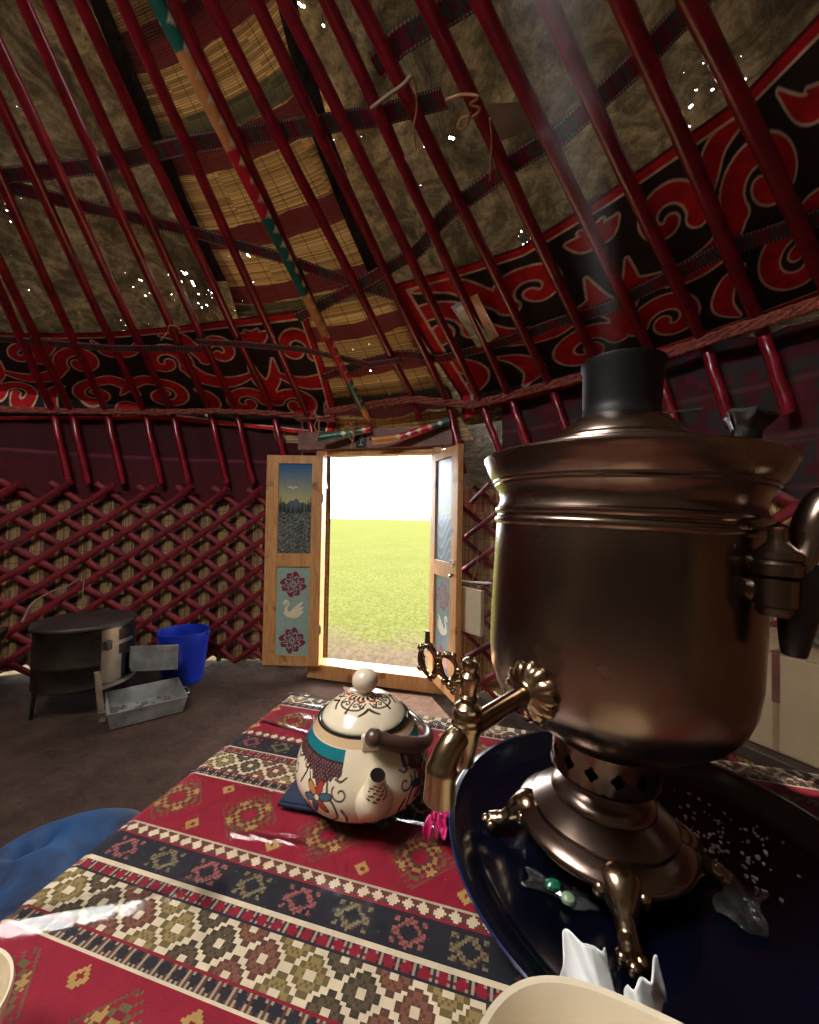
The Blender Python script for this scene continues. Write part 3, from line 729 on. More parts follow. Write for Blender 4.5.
def pink_panel(U, V):
    asp = 2.7; c = np.repeat(np.array([[.17, .27, .33]]), len(U), 0); k = medallion(U, V, .80, asp) | medallion(U, V, .165, asp); c = np.where(k[:, None], np.array([.26, .09, .16]), c)
    return np.where(swan_shape(1 - U, V, asp)[:, None], np.array([.7, .68, .6]), c)
def door_leaf(name, hinge, rz, label, upper, lower, sgn):
    """leaf in its own frame: x from hinge to free edge, z up, painted faces on both sides"""
    o = empty(name, (*hinge, .105), rz, label=label, cat='door', kind='structure'); w, h, t = .39, 1.445, .035
    for nm, x0, x1 in (('hinge_stile', 0, .075), ('lock_stile', .305, .39)):
        g = G(); g.box(((x0 + x1) / 2, 0, h / 2), (x1 - x0, t, h)); g.build(nm, MT['wood'], o, bevel=.003)
    for nm, z0, z1 in (('bottom_rail', 0, .07), ('middle_rail', .675, .768), ('top_rail', 1.387, h)):
        g = G(); g.box((.19, 0, (z0 + z1) / 2), (.235, t * .96, z1 - z0)); g.build(nm, MT['wood'], o, bevel=.003)
    for nm, z0, z1, f in (('upper_panel', .768, 1.387, upper), ('lower_panel', .07, .675, lower)):
        for sd in (-1, 1):
            def pos(U, V): return np.stack([.075 + .23 * (U if sd * sgn > 0 else 1 - U), np.full(len(U), -sd * .006), z0 + (z1 - z0) * V], 1)
            p = grid(nm, MT['paint'], 90, 240, pos, col=f, parent=o); p['label'] = 'painted door panel'
            if sd < 0: p['label'] = 'back of the painted door panel'
    return o
LD = door_leaf('door_1', (-.602, 2.70), R(180) - .015, 'open pine door leaf with painted river landscape above and pale swan below', river_panel, swan_panel, -1)
g = G(); g.tube([(.39, -.0, .70), (.405, .0, .70)], .012, 8); g.build('latch', MT['blackplate'], LD)
g = G(); [g.tube([(-.004, .018, z - .03), (-.004, .018, z + .03)], .008, 8) for z in (.25, 1.15)]; g.build('hinge', MT['wire'], LD)
RDo = door_leaf('door_2', (.153, 2.545), math.atan2(-.36, .127), 'open pine door leaf with blue painted panels beside the samovar', blue_panel, pink_panel, 1)
g = G(); g.tube([(.35 + .018 * math.cos(a), -.026, .77 + .018 * math.sin(a)) for a in np.linspace(0, 2 * PI, 14, endpoint=False)], .0035, 6, closed=True); g.build('ring_pull', MT['wire'], RDo)
g = G(); g.tube([(.35, -.018, .705), (.35, -.04, .705), (.37, -.045, .70)], .008, 8); g.build('knob', MT['brass'], RDo)

# ================================================================== TABLE
TZ = .79; TH = R(15.0)
ct, cb = np.array([math.sin(TH), math.cos(TH)]), np.array([math.cos(TH), -math.sin(TH)]); C0 = np.array([-.213, .730])
def tab(a, b, z=0): p = C0 - a * ct + b * cb; return np.array([p[0], p[1], TZ + z])
TA, TB = .88, .84
tb = empty('dining_table', (*tab(TA / 2, TB / 2)[:2], 0), -TH, label='low wooden table under the striped kilim cloth', cat='table')
g = G(); g.box((0, 0, TZ - .028), (TB - .02, TA - .02, .03)); g.build('tabletop', MT['darkwood'], tb, bevel=.004)
for sx in (-1, 1):
    for sy in (-1, 1):
        g = G(); g.box((sx * (TB / 2 - .06), sy * (TA / 2 - .06), (TZ - .043) / 2), (.05, .05, TZ - .043)); g.build('leg', MT['darkwood'], tb, bevel=.004)
KR, KC, KK, KG, KB, KO = (np.array(x) for x in ((.27, .004, .022), (.72, .58, .40), (.012, .012, .02), (.40, .25, .07), (.11, .03, .02), (.11, .085, .03)))
def kilim(a, b):
    a = np.asarray(a); b = np.asarray(b); n = len(a)
    q = .00215; ai = np.floor(a / q); bi = np.floor(b / q); A = (ai + .5) * q; B = (bi + .5) * q
    P = .193; x = (A - .0345) % P; per = np.floor((A - .0345) / P)
    c = np.repeat(KR[None], n, 0)
    def put(m, col):
        c[m] = col
    def dia(xa, xb, ra): return np.abs(xa) + np.abs(xb) * ra
    # red field 0-.083: stepped medallions and small flowers
    red = x < .083
    xa = x - .041; bb = (B + .034 * (per % 2)) % .098 - .049
    st = lambda v, s: np.floor(np.abs(v) / s)
    d = st(xa, .0043) + st(bb, .0043)
    m = red & (np.abs(xa) < .034)
    ang = np.abs(np.abs(xa) - np.abs(bb))
    put(m & (d <= 6) & ((d != 6) | (ang < .008)), KG); put(m & (d == 5) & (ang > .005), KO * 1.1); put(m & (d == 4), KR * .7); put(m & (d <= 3), KG * .7 + KO * .3); put(m & (d <= 2), KB); put(m & (d <= 1), KR)
    put(m & (d == 7) & ((ai + bi) % 2 == 0), KO)
    for fx in (-.028, .028):
        b2 = (B + .034 * (per % 2) + .049) % .098 - .049; dd = np.abs(xa - fx) + np.abs(b2); put(red & (dd < .0085), KG * 1.1); put(red & (dd < .003), KR)
    # star border .083-.097
    m = (x >= .083) & (x < .097); put(m, KB * 1.2); xa = x - .090; bb = B % .0138 - .0069; put(m & (np.abs(xa) + np.abs(bb) < .0058), KC)
    put((x >= .083) & (x < .0842), KC * .7); put((x > .0955) & (x < .097), KR)
    # black stripe .097-.128 with hooked crosses
    m = (x >= .097) & (x < .128); put(m, KK); xa = x - .1125; cell = np.floor(B / .0488); bb = B % .0488 - .0244
    X, Y = np.abs(xa) / .0022, np.abs(bb) / .0026
    h = (np.abs(X + Y - 4.5) < 1.1) | ((np.abs(X - 4) < .8) & (Y < 5)) & (np.abs(Y - 3) > .9) | ((np.abs(Y - 4.8) < .8) & (X < 4.6) & (np.abs(X - 2.5) > .9))
    odd = (cell % 2 == 0); put(m & h & odd, np.array([.33, .09, .085])); put(m & h & ~odd, np.array([.2, .17, .08])); put(m & h & ((ai + bi) % 3 == 0), np.array([.12, .05, .04]))
    # red dot border .128-.143
    m = (x >= .128) & (x < .143); put(m, KK * 1.5); put((x >= .128) & (x < .1305), KC); xa = x - .1365; bb = B % .0137 - .00685; k = m & (x >= .1305)
    put(k & (((bi) % 2) == 0) & (x < .141), KC * .5); put(k & (np.abs(xa) * .9 + np.abs(bb) < .0058), KR * .9); put((x > .1408) & (x < .143), KK)
    # cream band .143-.178 with stepped diamonds
    m = (x >= .143) & (x < .178); put(m, KC); xa = x - .1605
    for off, cols in ((0, (KO, KB)), (.0197, (KB, KG))):
        bb = (B + off) % .0394 - .0197; cell = np.floor((B + off) / .0394)
        ce = 0 if off == 0 else .0178
        for c0 in ((0,) if off == 0 else (-ce, ce)):
            d = st(xa - c0, .0036) + st(bb, .0036); mm = m
            alt = ((cell % 3) == 0)[:, None] * np.array([.28, .195, .07]) + ((cell % 3) == 1)[:, None] * np.array([.095, .066, .035]) + ((cell % 3) == 2)[:, None] * np.array([.20, .075, .045])
            k = mm & (d <= 3); c[k] = alt[k]; k = mm & (d == 3); c[k] = alt[k] * .5; put(mm & (d == 0), KC); k = mm & (d == 1) & ((ai + bi) % 2 == 0); c[k] = alt[k] * .55
    # black dot border .178-.193
    m = (x >= .178); put(m, KC * .45 + KO * .4); put((x >= .178) & (x < .1802), KR * .9); xa = x - .1855; bb = B % .0132 - .0066; put(m & (bi % 2 == 0) & (x > .1802), KB)
    put(m & (np.abs(xa) * .95 + np.abs(bb) < .0058) & (x > .1802), KK); put(x > .1908, KC)
    return c
CA, CB = TA + .02, TB + .02
DROP = .16
def cloth_pos(U, V):
    # unrolled sheet: drops over every edge
    a = -DROP + (TA + 2 * DROP) * U; b = -DROP + (TB + 2 * DROP) * V
    aa = np.clip(a, -.002, TA + .002); bb = np.clip(b, -.002, TB + .002); dz = -np.hypot(a - aa, b - bb)
    fl = .008 * np.sin((a * 1.0 + b * 1.0) * 40) * np.clip(-dz / DROP, 0, 1)
    oa = np.where(a < 0, -1, np.where(a > TA, 1, 0)) * (.006 + fl) * (dz < -.001); ob = np.where(b < 0, -1, np.where(b > TB, 1, 0)) * (.006 + fl) * (dz < -.001)
    P = C0[None] - (aa + oa)[:, None] * ct + (bb + ob)[:, None] * cb
    return np.concatenate([P, (TZ - .0025 + dz)[:, None]], 1)
na, nb = int((TA + 2 * DROP) / .00215), int((TB + 2 * DROP) / .00215)
tag(grid('tablecloth', MT['kilim'], na, nb, cloth_pos, col=lambda U, V: kilim(-DROP + (TA + 2 * DROP) * U, -DROP + (TB + 2 * DROP) * V), facecol=True, smooth=False),
    'red, black and cream striped kilim cloth with stepped diamonds laid over the table', 'tablecloth')
# clear vinyl sheet with folds
def vin_pos(U, V):
    a = -.004 + (TA + .008) * U; b = -.004 + (TB + .008) * V
    def ridge(a0, b0, a1, b1, w, h, end=0):
        L = math.hypot(a1 - a0, b1 - b0); x = ((a - a0) * (a1 - a0) + (b - b0) * (b1 - b0)) / L; y = ((a - a0) * (b1 - b0) - (b - b0) * (a1 - a0)) / L
        return h * np.exp(-(y / w) ** 2) * np.clip(1 - np.maximum(np.maximum(-x, x - L), 0) / .03, 0, 1)
    z = .0016 + .0007 * np.sin(a * 41 + 3 * np.sin(b * 9)) + .0007 * np.sin(b * 33 + a * 13) + .0006 * np.sin(a * 90 + b * 25) * np.sin(b * 14)
    z += ridge(.43, .0, .365, .125, .013, .009) + ridge(.36, .01, .23, .11, .004, .0035) + ridge(.30, .12, .292, .185, .0045, .0048) + ridge(.24, .0, .235, .5, .004, .002) + ridge(.10, .0, .12, .14, .006, .004) + ridge(.04, .02, .03, .3, .006, .004)
    z += .0022 * (1 + np.sin(a * 62 + b * 9 + 2.5 * np.sin(b * 11))) * np.exp(-a / .11) + .0012 * (1 + np.sin(a * 130 - b * 40)) * np.exp(-a / .09)
    P = C0[None] - a[:, None] * ct + b[:, None] * cb
    return np.concatenate([P, (TZ + np.maximum(z, .0002))[:, None]], 1)
tag(grid('vinyl_cover', MT['vinyl'], 260, 240, vin_pos), 'clear creased vinyl sheet lying over the striped tablecloth', 'table cover')

# ------------------------------------------------------------------ tray
tr = empty('serving_tray', (.238, .380, TZ + .004), label='large round dark blue enamel tray under the samovar', cat='tray')
g = G(); g.lathe([(1e-5, .003), (.158, .003), (.168, .006), (.180, .020), (.188, .0255), (.1925, .0245), (.1935, .022), (.190, .0205), (.182, .015), (.170, .001), (.160, -.001), (1e-5, -.001)], 96); g.build('dish', MT['navy'], tr)
g = G(); g.tube([(.1928 * math.cos(a), .1928 * math.sin(a), .0232) for a in np.linspace(0, 2 * PI, 96, endpoint=False)], .0014, 6, closed=True); rr = g.build('rolled_rim', simple('blue_sheen_rim', (.01, .03, .12), .2, coat=.6), tr); rr['label'] = 'rolled rim with blue sheen in its colour'  # blue sheen of the dark tray put into the rim colour
TRZ = TZ + .0075
# crumbs and shards in the tray
g = G()
for k in range(150):
    a = rng.normal(0, 1, 2); p = np.array([.31, .405]) + np.array([a[0] * .028 + a[1] * .012, a[1] * .035 - a[0] * .01])
    if math.hypot(p[0] - .195, p[1] - .388) < .093 or math.hypot(p[0] - .238, p[1] - .380) > .155: continue
    s = rng.uniform(.0008, .0028); g.box((p[0], p[1], TRZ + s * .3), (s * rng.uniform(.6, 2), s, s * .6), rot=Matrix.Rotation(rng.uniform(0, 3), 3, 'Z') @ Matrix.Rotation(rng.uniform(-.3, .3), 3, 'X'))
tag(g.build('sugar_crumbs', simple('sugar', (.6, .6, .58), .3, coat=.3), smooth=False), 'pale sugar crumbs scattered on the dark tray beside the samovar foot', 'crumbs', kind='stuff')
def crumple(name, c, sx, sy, sz, mat, label, cat, seed, rz=0, n=22, amp=.5, group=None):
    rs = np.random.default_rng(seed); k = rs.uniform(-1, 1, (7, 2)) * 9; ph = rs.uniform(0, 6, 7)
    def pos(U, V):
        x = U - .5; y = V - .5; z = sum(np.abs(np.sin(k[i, 0] * x + k[i, 1] * y + ph[i])) for i in range(7)) / 7
        e = 1 + .25 * np.sin(U * 9 + ph[0]) * np.sin(V * 7 + ph[1])
        X = x * sx * e; Y = y * sy * (1 + .2 * np.sin(U * 8 + ph[2])); cz = math.cos(rz); sn = math.sin(rz)
        Z = (z - z.min()) / (z.max() - z.min()) * sz
        return np.stack([c[0] + X * cz - Y * sn, c[1] + X * sn + Y * cz, c[2] + .0004 + Z], 1)
    return tag(grid(name, mat, n, n, pos, smooth=False, thick=.0005), label, cat, group)
crumple('plastic_scrap', (.285, .335, TRZ), .05, .03, .006, MT['glass'], 'crumpled clear plastic scrap on the tray right of the samovar foot', 'plastic scrap', 4, .8)
crumple('plastic_scrap', (.135, .345, TRZ), .055, .018, .004, MT['glass'], 'thin clear plastic scrap on the tray in front of the samovar', 'plastic scrap', 9, -.5)
g = G(); g.ball((0, 0, .0045), .006, 10, sq=(1.2, .9, .75)); o = g.build('sweet', MT['glassgreen']); p = on_z(553, 890, TRZ); o.location = p; tag(o, 'small dark green wrapped sweet on the tray, the greener of the two', 'sweet')
g = G(); g.ball((0, 0, .0045), .006, 10, sq=(1.0, .9, .75)); o = g.build('sweet', simple('pale_foil', (.35, .5, .3), .25, coat=.4)); p = on_z(568, 904, TRZ); o.location = p; tag(o, 'small pale green sweet on the tray beside the dark green one', 'sweet')

# ------------------------------------------------------------------ samovar
SAX = (.191, .388)
sv = empty('samovar', (*SAX, TRZ), label='large tarnished metal samovar with black chimney standing on the dark tray', cat='samovar')
sv.rotation_euler = (0, R(2.4), 0)
g = G()
g.lathe([(.034, .074), (.036, .07), (.041, .066), (.046, .062), (.047, .0585), (.045, .057), (.050, .054), (.058, .049), (.064, .045), (.0645, .0425), (.063, .041), (.069, .038), (.0765, .034), (.0785, .031), (.0785, .0285), (.0755, .026), (.07, .0225), (.06, .020), (1e-5, .020)], 80); g.build('base', MT['samo'], sv)
for k in range(4):
    a = R(-104 + 90 * k); ca, sa = math.cos(a), math.sin(a); g = G()
    P = [(.056, .026), (.068, .0275), (.077, .0235), (.085, .0165), (.091, .0115), (.098, .0085), (.104, .0075)]; rd = [.017, .0185, .0135, .0085, .0078, .0088, .0078]
    g.tube([(r * ca, r * sa, z) for r, z in smoothpath(P, 4)], list(np.interp(np.linspace(0, 6, 25), range(7), rd)), 16, flat=.92)
    for s_, rr_, r_ in ((-.0062, .103, .0058), (0, .1085, .006), (.0062, .103, .0058)): g.ball((rr_ * ca - s_ * sa, rr_ * sa + s_ * ca, .0058), r_, 12, sq=(1, 1, .95))
    for s_ in (-1, 1): g.ball((.074 * ca - s_ * .016 * sa, .074 * sa + s_ * .016 * ca, .0265), .0062, 10, sq=(1, 1, 1.1))
    g.build('foot', MT['brass'], sv)
# pierced collar
g = G(); NC = 14; r0 = .0475; zc0, zc1 = .083, .112
def quad(a): return .0052 * (.72 + .38 * abs(math.cos(2 * a)))
for k in range(NC):
    c0 = 2 * PI * k / NC; ww = 2 * PI / NC; N = 32; inn = []; outr = []
    for j in range(N):
        a = 2 * PI * j / N + PI / N; x, y = math.cos(a), math.sin(a); q = quad(a); inn.append((x * q, y * q * 1.15))
        hw, hh = ww * r0 / 2, (zc1 - zc0) / 2; t_ = min(hw / max(1e-9, abs(x)), hh / max(1e-9, abs(y))); outr.append((x * t_, y * t_))
    def m_(p, r): ang = c0 + p[0] / r0; return (r * math.cos(ang), r * math.sin(ang), (zc0 + zc1) / 2 + p[1])
    vs = [m_(p, r0) for p in outr] + [m_(p, r0) for p in inn] + [m_(p, r0 - .003) for p in inn]
    fs = [(j, (j + 1) % N, N + (j + 1) % N, N + j) for j in range(N)] + [(N + j, N + (j + 1) % N, 2 * N + (j + 1) % N, 2 * N + j) for j in range(N)]
    g.add(vs, fs)
g.lathe([(.034, .073), (.038, .076), (.046, .080), (.0485, .0825), (.0475, .083)], 64)
g.lathe([(.0475, .112), (.0495, .1125), (.0495, .115), (.045, .116)], 64)
g.build('pierced_collar', MT['samo'], sv)
g = G(); g.lathe([(.040, .076), (.040, .114)], 40); g.build('firebox', MT['soot'], sv)
g = G()
BP = [(.044, .114), (.0515, .115), (.0535, .1175), (.058, .1225), (.072, .130), (.088, .1385), (.0985, .147), (.107, .159), (.1125, .175), (.115, .195), (.1155, .24), (.115, .300), (.1145, .316), (.1165, .318), (.1172, .3205), (.1165, .323), (.1145, .3245), (.1145, .326), (.1165, .328), (.117, .330), (.1165, .332), (.114, .3335),
      (.1125, .338), (.1125, .343), (.1145, .349), (.1185, .354), (.1185, .356), (.1205, .3575), (.1205, .3595), (.1235, .363), (.1265, .369), (.1285, .3745), (.1305, .378), (.131, .3805), (.1295, .3825), (.126, .3825)]
g.lathe([(r, z) for r, z in BP] + [(.124, .380), (.112, .378), (.05, .378)], 128); g.build('body', MT['samo'], sv)
g = G(); g.lathe([(.119, .3795), (.119, .384), (.110, .386), (.100, .387), (.098, .391), (.088, .394), (.074, .396), (.0725, .400), (.066, .4035), (.060, .4045), (.0585, .408), (.052, .416), (.045, .422), (.040, .4255), (.030, .426)], 96); ld = g.build('lid', MT['samo'], sv)
g = G(); g.lathe([(.030, .424), (.0355, .425), (.0352, .433), (.0345, .436), (.0352, .44), (.0365, .474), (.0385, .479), (.0385, .482), (.034, .4825), (.033, .47), (.032, .44), (1e-5, .44)], 64); g.build('chimney', MT['soot'], sv)
# steam knob on the lid
g = G(); g.tube([(.0, .0, .43), (.06, -.03, .432)], .0012, 6); g.build('wire', MT['wire'], sv)
g = G(); g.lathe([(1e-5, .0), (.012, .0), (.014, .006), (.013, .012), (.017, .020), (.021, .026), (.019, .030), (.010, .033), (1e-5, .034)], 24, rad=lambda a, z: 1 + (.12 * math.cos(6 * a) if z > .015 else 0), mat=Matrix.Translation((.082, -.050, .397)) @ Matrix.Diagonal((.85, .85, .9, 1)) @ Matrix.Rotation(R(12), 4, 'Y')); kb = g.build('steam_knob', MT['ebony'], sv); kb['label'] = 'black turned knob'
# tap
TAZ = R(213); ca, sa = math.cos(TAZ), math.sin(TAZ)
def tp(l, z, side=0): return (l * ca - side * sa, l * sa + side * ca, z)
g = G(); rz = Matrix.Translation(tp(.1125, .178)) @ Matrix.Rotation(TAZ, 4, 'Z') @ Matrix.Rotation(PI / 2, 4, 'Y')
g.lathe([(.0235, -.002), (.0245, .002), (.0225, .006), (.017, .0095), (.011, .0105), (.009, .0125), (.008, .0125)], 80, mat=rz, rad=lambda a, z: 1 + (.15 * abs(math.cos(6 * a)) - .10 if z < .0098 else 0)); rs_ = g.build('tap_rosette', MT['brass'], sv)
tap = g = G(); L0 = .1155
pp = smoothpath([tp(.116, .178), tp(.15, .171), tp(.1826, .1627), tp(.194, .158), tp(.201, .1495), tp(.2045, .139), tp(.205, .120)], 6)
rd = np.interp(np.linspace(0, 6, len(pp)), [0, 2, 3, 4, 4.6, 4.8, 5.2, 6], [.0072, .0076, .0092, .0096, .0100, .0115, .0108, .0114])
g.tube(pp, list(rd), 20); g.build('tap', MT['brass'], sv)
g = G(); vx = tp(.1826, 0)
g.lathe([(.0045, .138), (.0052, .139), (.0088, .168), (.0092, .172), (.0100, .173), (.0102, .176), (.0092, .178), (.0096, .180), (.0098, .184), (.0085, .187), (.0088, .190), (.0072, .192), (.0052, .194), (.0058, .197), (.0065, .199), (.0052, .2015), (.0054, .206), (.0066, .211), (.0064, .217), (.0042, .2205), (.0050, .223), (.0058, .226), (.0052, .230), (.0030, .2325), (1e-5, .233)], 28, mat=Matrix.Translation(vx) @ Matrix.Translation((0, 0, .0235)) @ Matrix.Diagonal((1.15, 1.15, .825, 1))); g.build('tap_valve', MT['brass'], sv)
g = G()
hx = Vector((-1.0, .25, 0)).normalized(); V0 = Vector(vx) + Vector((0, 0, -.0125)) + hx * .002
def hp(x, z, y=0): return V0 + hx * x + Vector((0, 0, z)) + Vector((.25, 1, 0)) * y
def loop(cx, cz, rx, rz_, tilt, rad):
    pts = []
    for a in np.linspace(0, 2 * PI, 26, endpoint=False):
        x, z = rx * math.cos(a), rz_ * math.sin(a); pts.append(hp(cx + x * math.cos(tilt) - z * math.sin(tilt), cz + x * math.sin(tilt) + z * math.cos(tilt)))
    g.tube(pts, [rad * (1 + .25 * math.cos(3 * a)) for a in np.linspace(0, 2 * PI, 26, endpoint=False)], 8, closed=True)
loop(.0145, .2185, .0062, .0095, -.35, .0022); loop(.0292, .2215, .0058, .0115, -.25, .0023)
g.tube([hp(.0, .207), hp(.006, .209), hp(.011, .208)], [.0035, .003, .0025], 10); g.tube([hp(.031, .232), hp(.0312, .239), hp(.0315, .2435)], [.0022, .0019, .0017], 8)
for x, z, r in ((.0355, .2305, .003), (.022, .2265, .003), (.0215, .219, .003), (.011, .2275, .0026), (.017, .228, .0024), (.0065, .217, .003), (.0355, .215, .0024), (.0268, .2095, .0032), (.0125, .2055, .0032), (.0095, .2015, .0026), (.0165, .208, .0028), (.034, .2235, .002)): g.ball(hp(x, z), r, 10)
g.build('tap_key', MT['brass'], sv)
# side handles
for k, az in enumerate((R(-66), R(114))):
    ca2, sa2 = math.cos(az), math.sin(az)
    def q2(l, z, sd=0): return (l * ca2 - sd * sa2, l * sa2 + sd * ca2, z)
    g = G(); lo = .128
    mt_ = Matrix.Translation(q2(lo, 0))
    g.lathe([(1e-5, .262), (.009, .263), (.011, .266), (.0105, .269), (.0125, .270), (.0125, .288), (.0105, .2895), (.014, .291), (.0145, .2985), (.0125, .301), (.0135, .302), (.0135, .3065), (.0105, .309), (.006, .314), (.0055, .322), (.0065, .324), (1e-5, .328)], 28, mat=mt_)
    g.tube([q2(.112, .279), q2(lo, .279)], .010, 12); g.tube([q2(.112, .298), q2(lo, .298)], .008, 12)
    az2 = az + (R(66) if k == 0 else R(-66)); bx_, by_ = q2(lo, 0)[:2]
    def q5(d, z):
        d = d * .62 if d < .04 else d - .0152
        return (bx_ + d * math.cos(az2), by_ + d * math.sin(az2), z)
    P = smoothpath([q5(-.006, .2945), q5(.010, .2925), q5(.022, .298), q5(.031, .314), q5(.036, .332), q5(.050, .348), q5(.075, .353), q5(.095, .346)], 5)
    g.tube(P, list(np.interp(np.linspace(0, 7, len(P)), range(8), [.0075, .009, .0105, .0105, .0110, .0125, .0115, .006])), 16, flat=.7)
    g.ball(q5(.012, .300), .007, 12)
    g.build('handle_bracket', MT['samo'], sv)
    g = G(); P = [q5(.030, .300), q5(.029, .288), q5(.027, .270), q5(.024, .252), q5(.023, .236)]
    g.tube(smoothpath(P, 4), list(np.interp(np.linspace(0, 4, 17), range(5), [.010, .0125, .0115, .0095, .0065])), 16); hg = g.build('handle_grip', MT['ebony'], sv); hg['label'] = 'black turned handle grip'

# ------------------------------------------------------------------ teapot on a folded cloth
tv = empty('trivet_cloth', (*on_z(345, 803, TZ)[:2], TZ + .0042), R(-12), label='small folded navy cloth under the enamel teapot', cat='cloth')
TPX, TPY = -.050, .4735
tv.location = (TPX - .022, TPY + .012, TZ + .0035)
g = G(); g.box((0, 0, .002), (.125, .105, .004)); g.box((0, 0, .0052), (.120, .101, .0024)); g.build('folded_cloth', MT['navycloth'], tv, bevel=.0012)
tpz = TZ + .0035 + .0066
te = empty('teapot', (TPX, TPY, tpz), label='cream enamel teapot with teal band, floral sprays and round lid knob', cat='teapot')
SPA = math.atan2(0 - TPY, .078 - TPX)       # the spout points at the camera
prof_t = [(.052, .0), (.060, .002), (.0705, .010), (.0765, .020), (.0785, .030), (.0772, .041), (.0735, .052), (.0685, .062), (.064, .070), (.0595, .077), (.0565, .081), (.054, .0845)]
PA = np.array(smoothpath(prof_t, 8)); dl = np.r_[0, np.cumsum(np.hypot(*np.diff(PA, axis=0).T))]; TL = dl[-1]
def tea_pos(U, V):
    r = np.interp(V * TL, dl, PA[:, 0]); z = np.interp(V * TL, dl, PA[:, 1]); a = U * 2 * PI + SPA
    return np.stack([r * np.cos(a), r * np.sin(a), z], 1)
FL_R, FL_B, FL_D, FL_O = np.array([.40, .05, .03]), np.array([.05, .13, .2]), np.array([.05, .018, .015]), np.array([.55, .2, .06])
CRM = np.array([.80, .68, .49])
VINE_TOP = float(np.interp(.056, PA[:, 1], dl))
def flower(c, S, T, x, y, k, fl):
    vines = [curve([(0, .018, .0007), (.006, .012, .0008), (.008, .004, .0009), (.013, -.002, .0009), (.015, -.010, .0008), (.010, -.016, .0008)], 10), spiral(.0165, .006, .006, 2.6, 1.0, .0008, .0006, 1, 30), spiral(.002, -.020, .005, 1.0, .9, .0008, .0007, -1, 26),
             curve([(-.010, .012, .0007), (-.006, .004, .0008), (-.008, -.006, .0008), (-.003, -.014, .0008), (-.008, -.022, .0007)], 10), curve([(.02, .016, .0006), (.016, .013, .0008), (.012, .014, .0006)], 8), curve([(.0, -.016, .0007), (.003, -.026, .0007), (.001, -.032, .0011)], 8), spiral(-.012, -.012, .004, .5, .8, .0008, .0006, 1, 20), curve([(.018, -.004, .001), (.021, -.010, .0012), (.02, -.016, .0006)], 6)]
    vines += [curve([(-.004, .020, .0007), (-.012, .018, .0009), (-.014, .010, .0009), (-.018, .002, .0008)], 8), spiral(.010, .020, .0045, 4.0, .9, .0008, .0006, 1, 24), spiral(-.016, .016, .004, 0, .9, .0008, .0006, -1, 22), curve([(.008, -.018, .0008), (.014, -.022, .001), (.019, -.02, .0007)], 8), curve([(-.004, -.024, .0012), (-.009, -.030, .0010), (-.013, -.027, .0007)], 8), curve([(.003, .022, .0014), (.004, .028, .0012)], 5), curve([(-.008, .024, .0014), (-.012, .029, .0008)], 5)]
    vines = [[(x + fl * p[0] * k, y + p[1] * k, p[2] * k * .85) for p in s] for s in vines]
    d = strokes_d(S, T, vines); c = c + (FL_D - c) * ss(.0005, -.0003, d) * (T < VINE_TOP)[:, None]
    for i in range(6):
        a = i * PI / 3 + .3; px, py = x + fl * k * .0065 * math.cos(a), y + k * .0065 * math.sin(a); u = ((S - px) * math.cos(a) * fl + (T - py) * math.sin(a)) / (.0058 * k); w = (-(S - px) * math.sin(a) * fl + (T - py) * math.cos(a)) / (.0028 * k)
        e = u * u + w * w; c = np.where((e < 1)[:, None], FL_D, c); c = np.where((e < .62)[:, None], (FL_B, FL_R, FL_O, FL_B, FL_B * .8, FL_R)[i], c)
    return np.where((np.hypot(S - x, T - y) < .0018 * k)[:, None], np.array([.8, .7, .5]), c)
def tea_cols(U, V):
    l = V * TL; z = np.interp(l, dl, PA[:, 1]); n = len(U); A = (U + .5) % 1 - .5          # 0 at the spout, +-.5 behind
    S = A * 2 * PI * .072; c = np.repeat(CRM[None], n, 0)
    side = np.abs(A) > .075
    c = np.where((z > .0775)[:, None], np.array([.62, .42, .24]), c)
    c = np.where((side & (z > .066) & (z < .0762))[:, None], np.array([.012, .16, .19]), c)
    sc = .053 + .0035 * np.abs(np.sin(S * 420)) - .012 * np.exp(-((np.abs(S) - .058) / .012) ** 2) ; m = side & (z < .066) & (z > sc); lace = (np.sin(S * 1500) * np.sin(z * 1300) > .1)
    c = np.where(m[:, None], np.array([.05, .022, .03]), c); c = np.where((m & lace)[:, None], np.array([.19, .09, .085]), c)
    c = np.where((side & (np.abs(z - .0662) < .0006))[:, None], FL_D, c)
    for x in (-.058, -.128, .058, .128, -.195, .195): c = flower(c, S, l - 0, x, np.interp(.033, PA[:, 1], dl), 1.5, 1 if x < 0 else -1)
    return c
b = grid('body', MT['enamel'], 460, 120, tea_pos, col=tea_cols, parent=te)
g = G(); g.lathe([(.054, .0845), (.0545, .0862), (.0525, .087), (.0505, .0862), (.0505, .080), (.049, .078), (1e-5, .078)], 64); g.build('neck_ring', MT['enamelblk'], te)
g = G(); g.lathe([(.052, .0), (1e-5, .0005)], 48); g.build('bottom', MT['white'], te)
LP = np.array(smoothpath([(.0475, .0835), (.0495, .0865), (.0485, .0895), (.045, .0935), (.038, .1000), (.028, .1055), (.018, .1085), (.0095, .1105), (.0085, .112)], 6)); dl2 = np.r_[0, np.cumsum(np.hypot(*np.diff(LP, axis=0).T))]
def lid_pos(U, V):
    l = V * dl2[-1]; r = np.interp(l, dl2, LP[:, 0]); z = np.interp(l, dl2, LP[:, 1]); a = U * 2 * PI + SPA; return np.stack([r * np.cos(a), r * np.sin(a), z], 1)
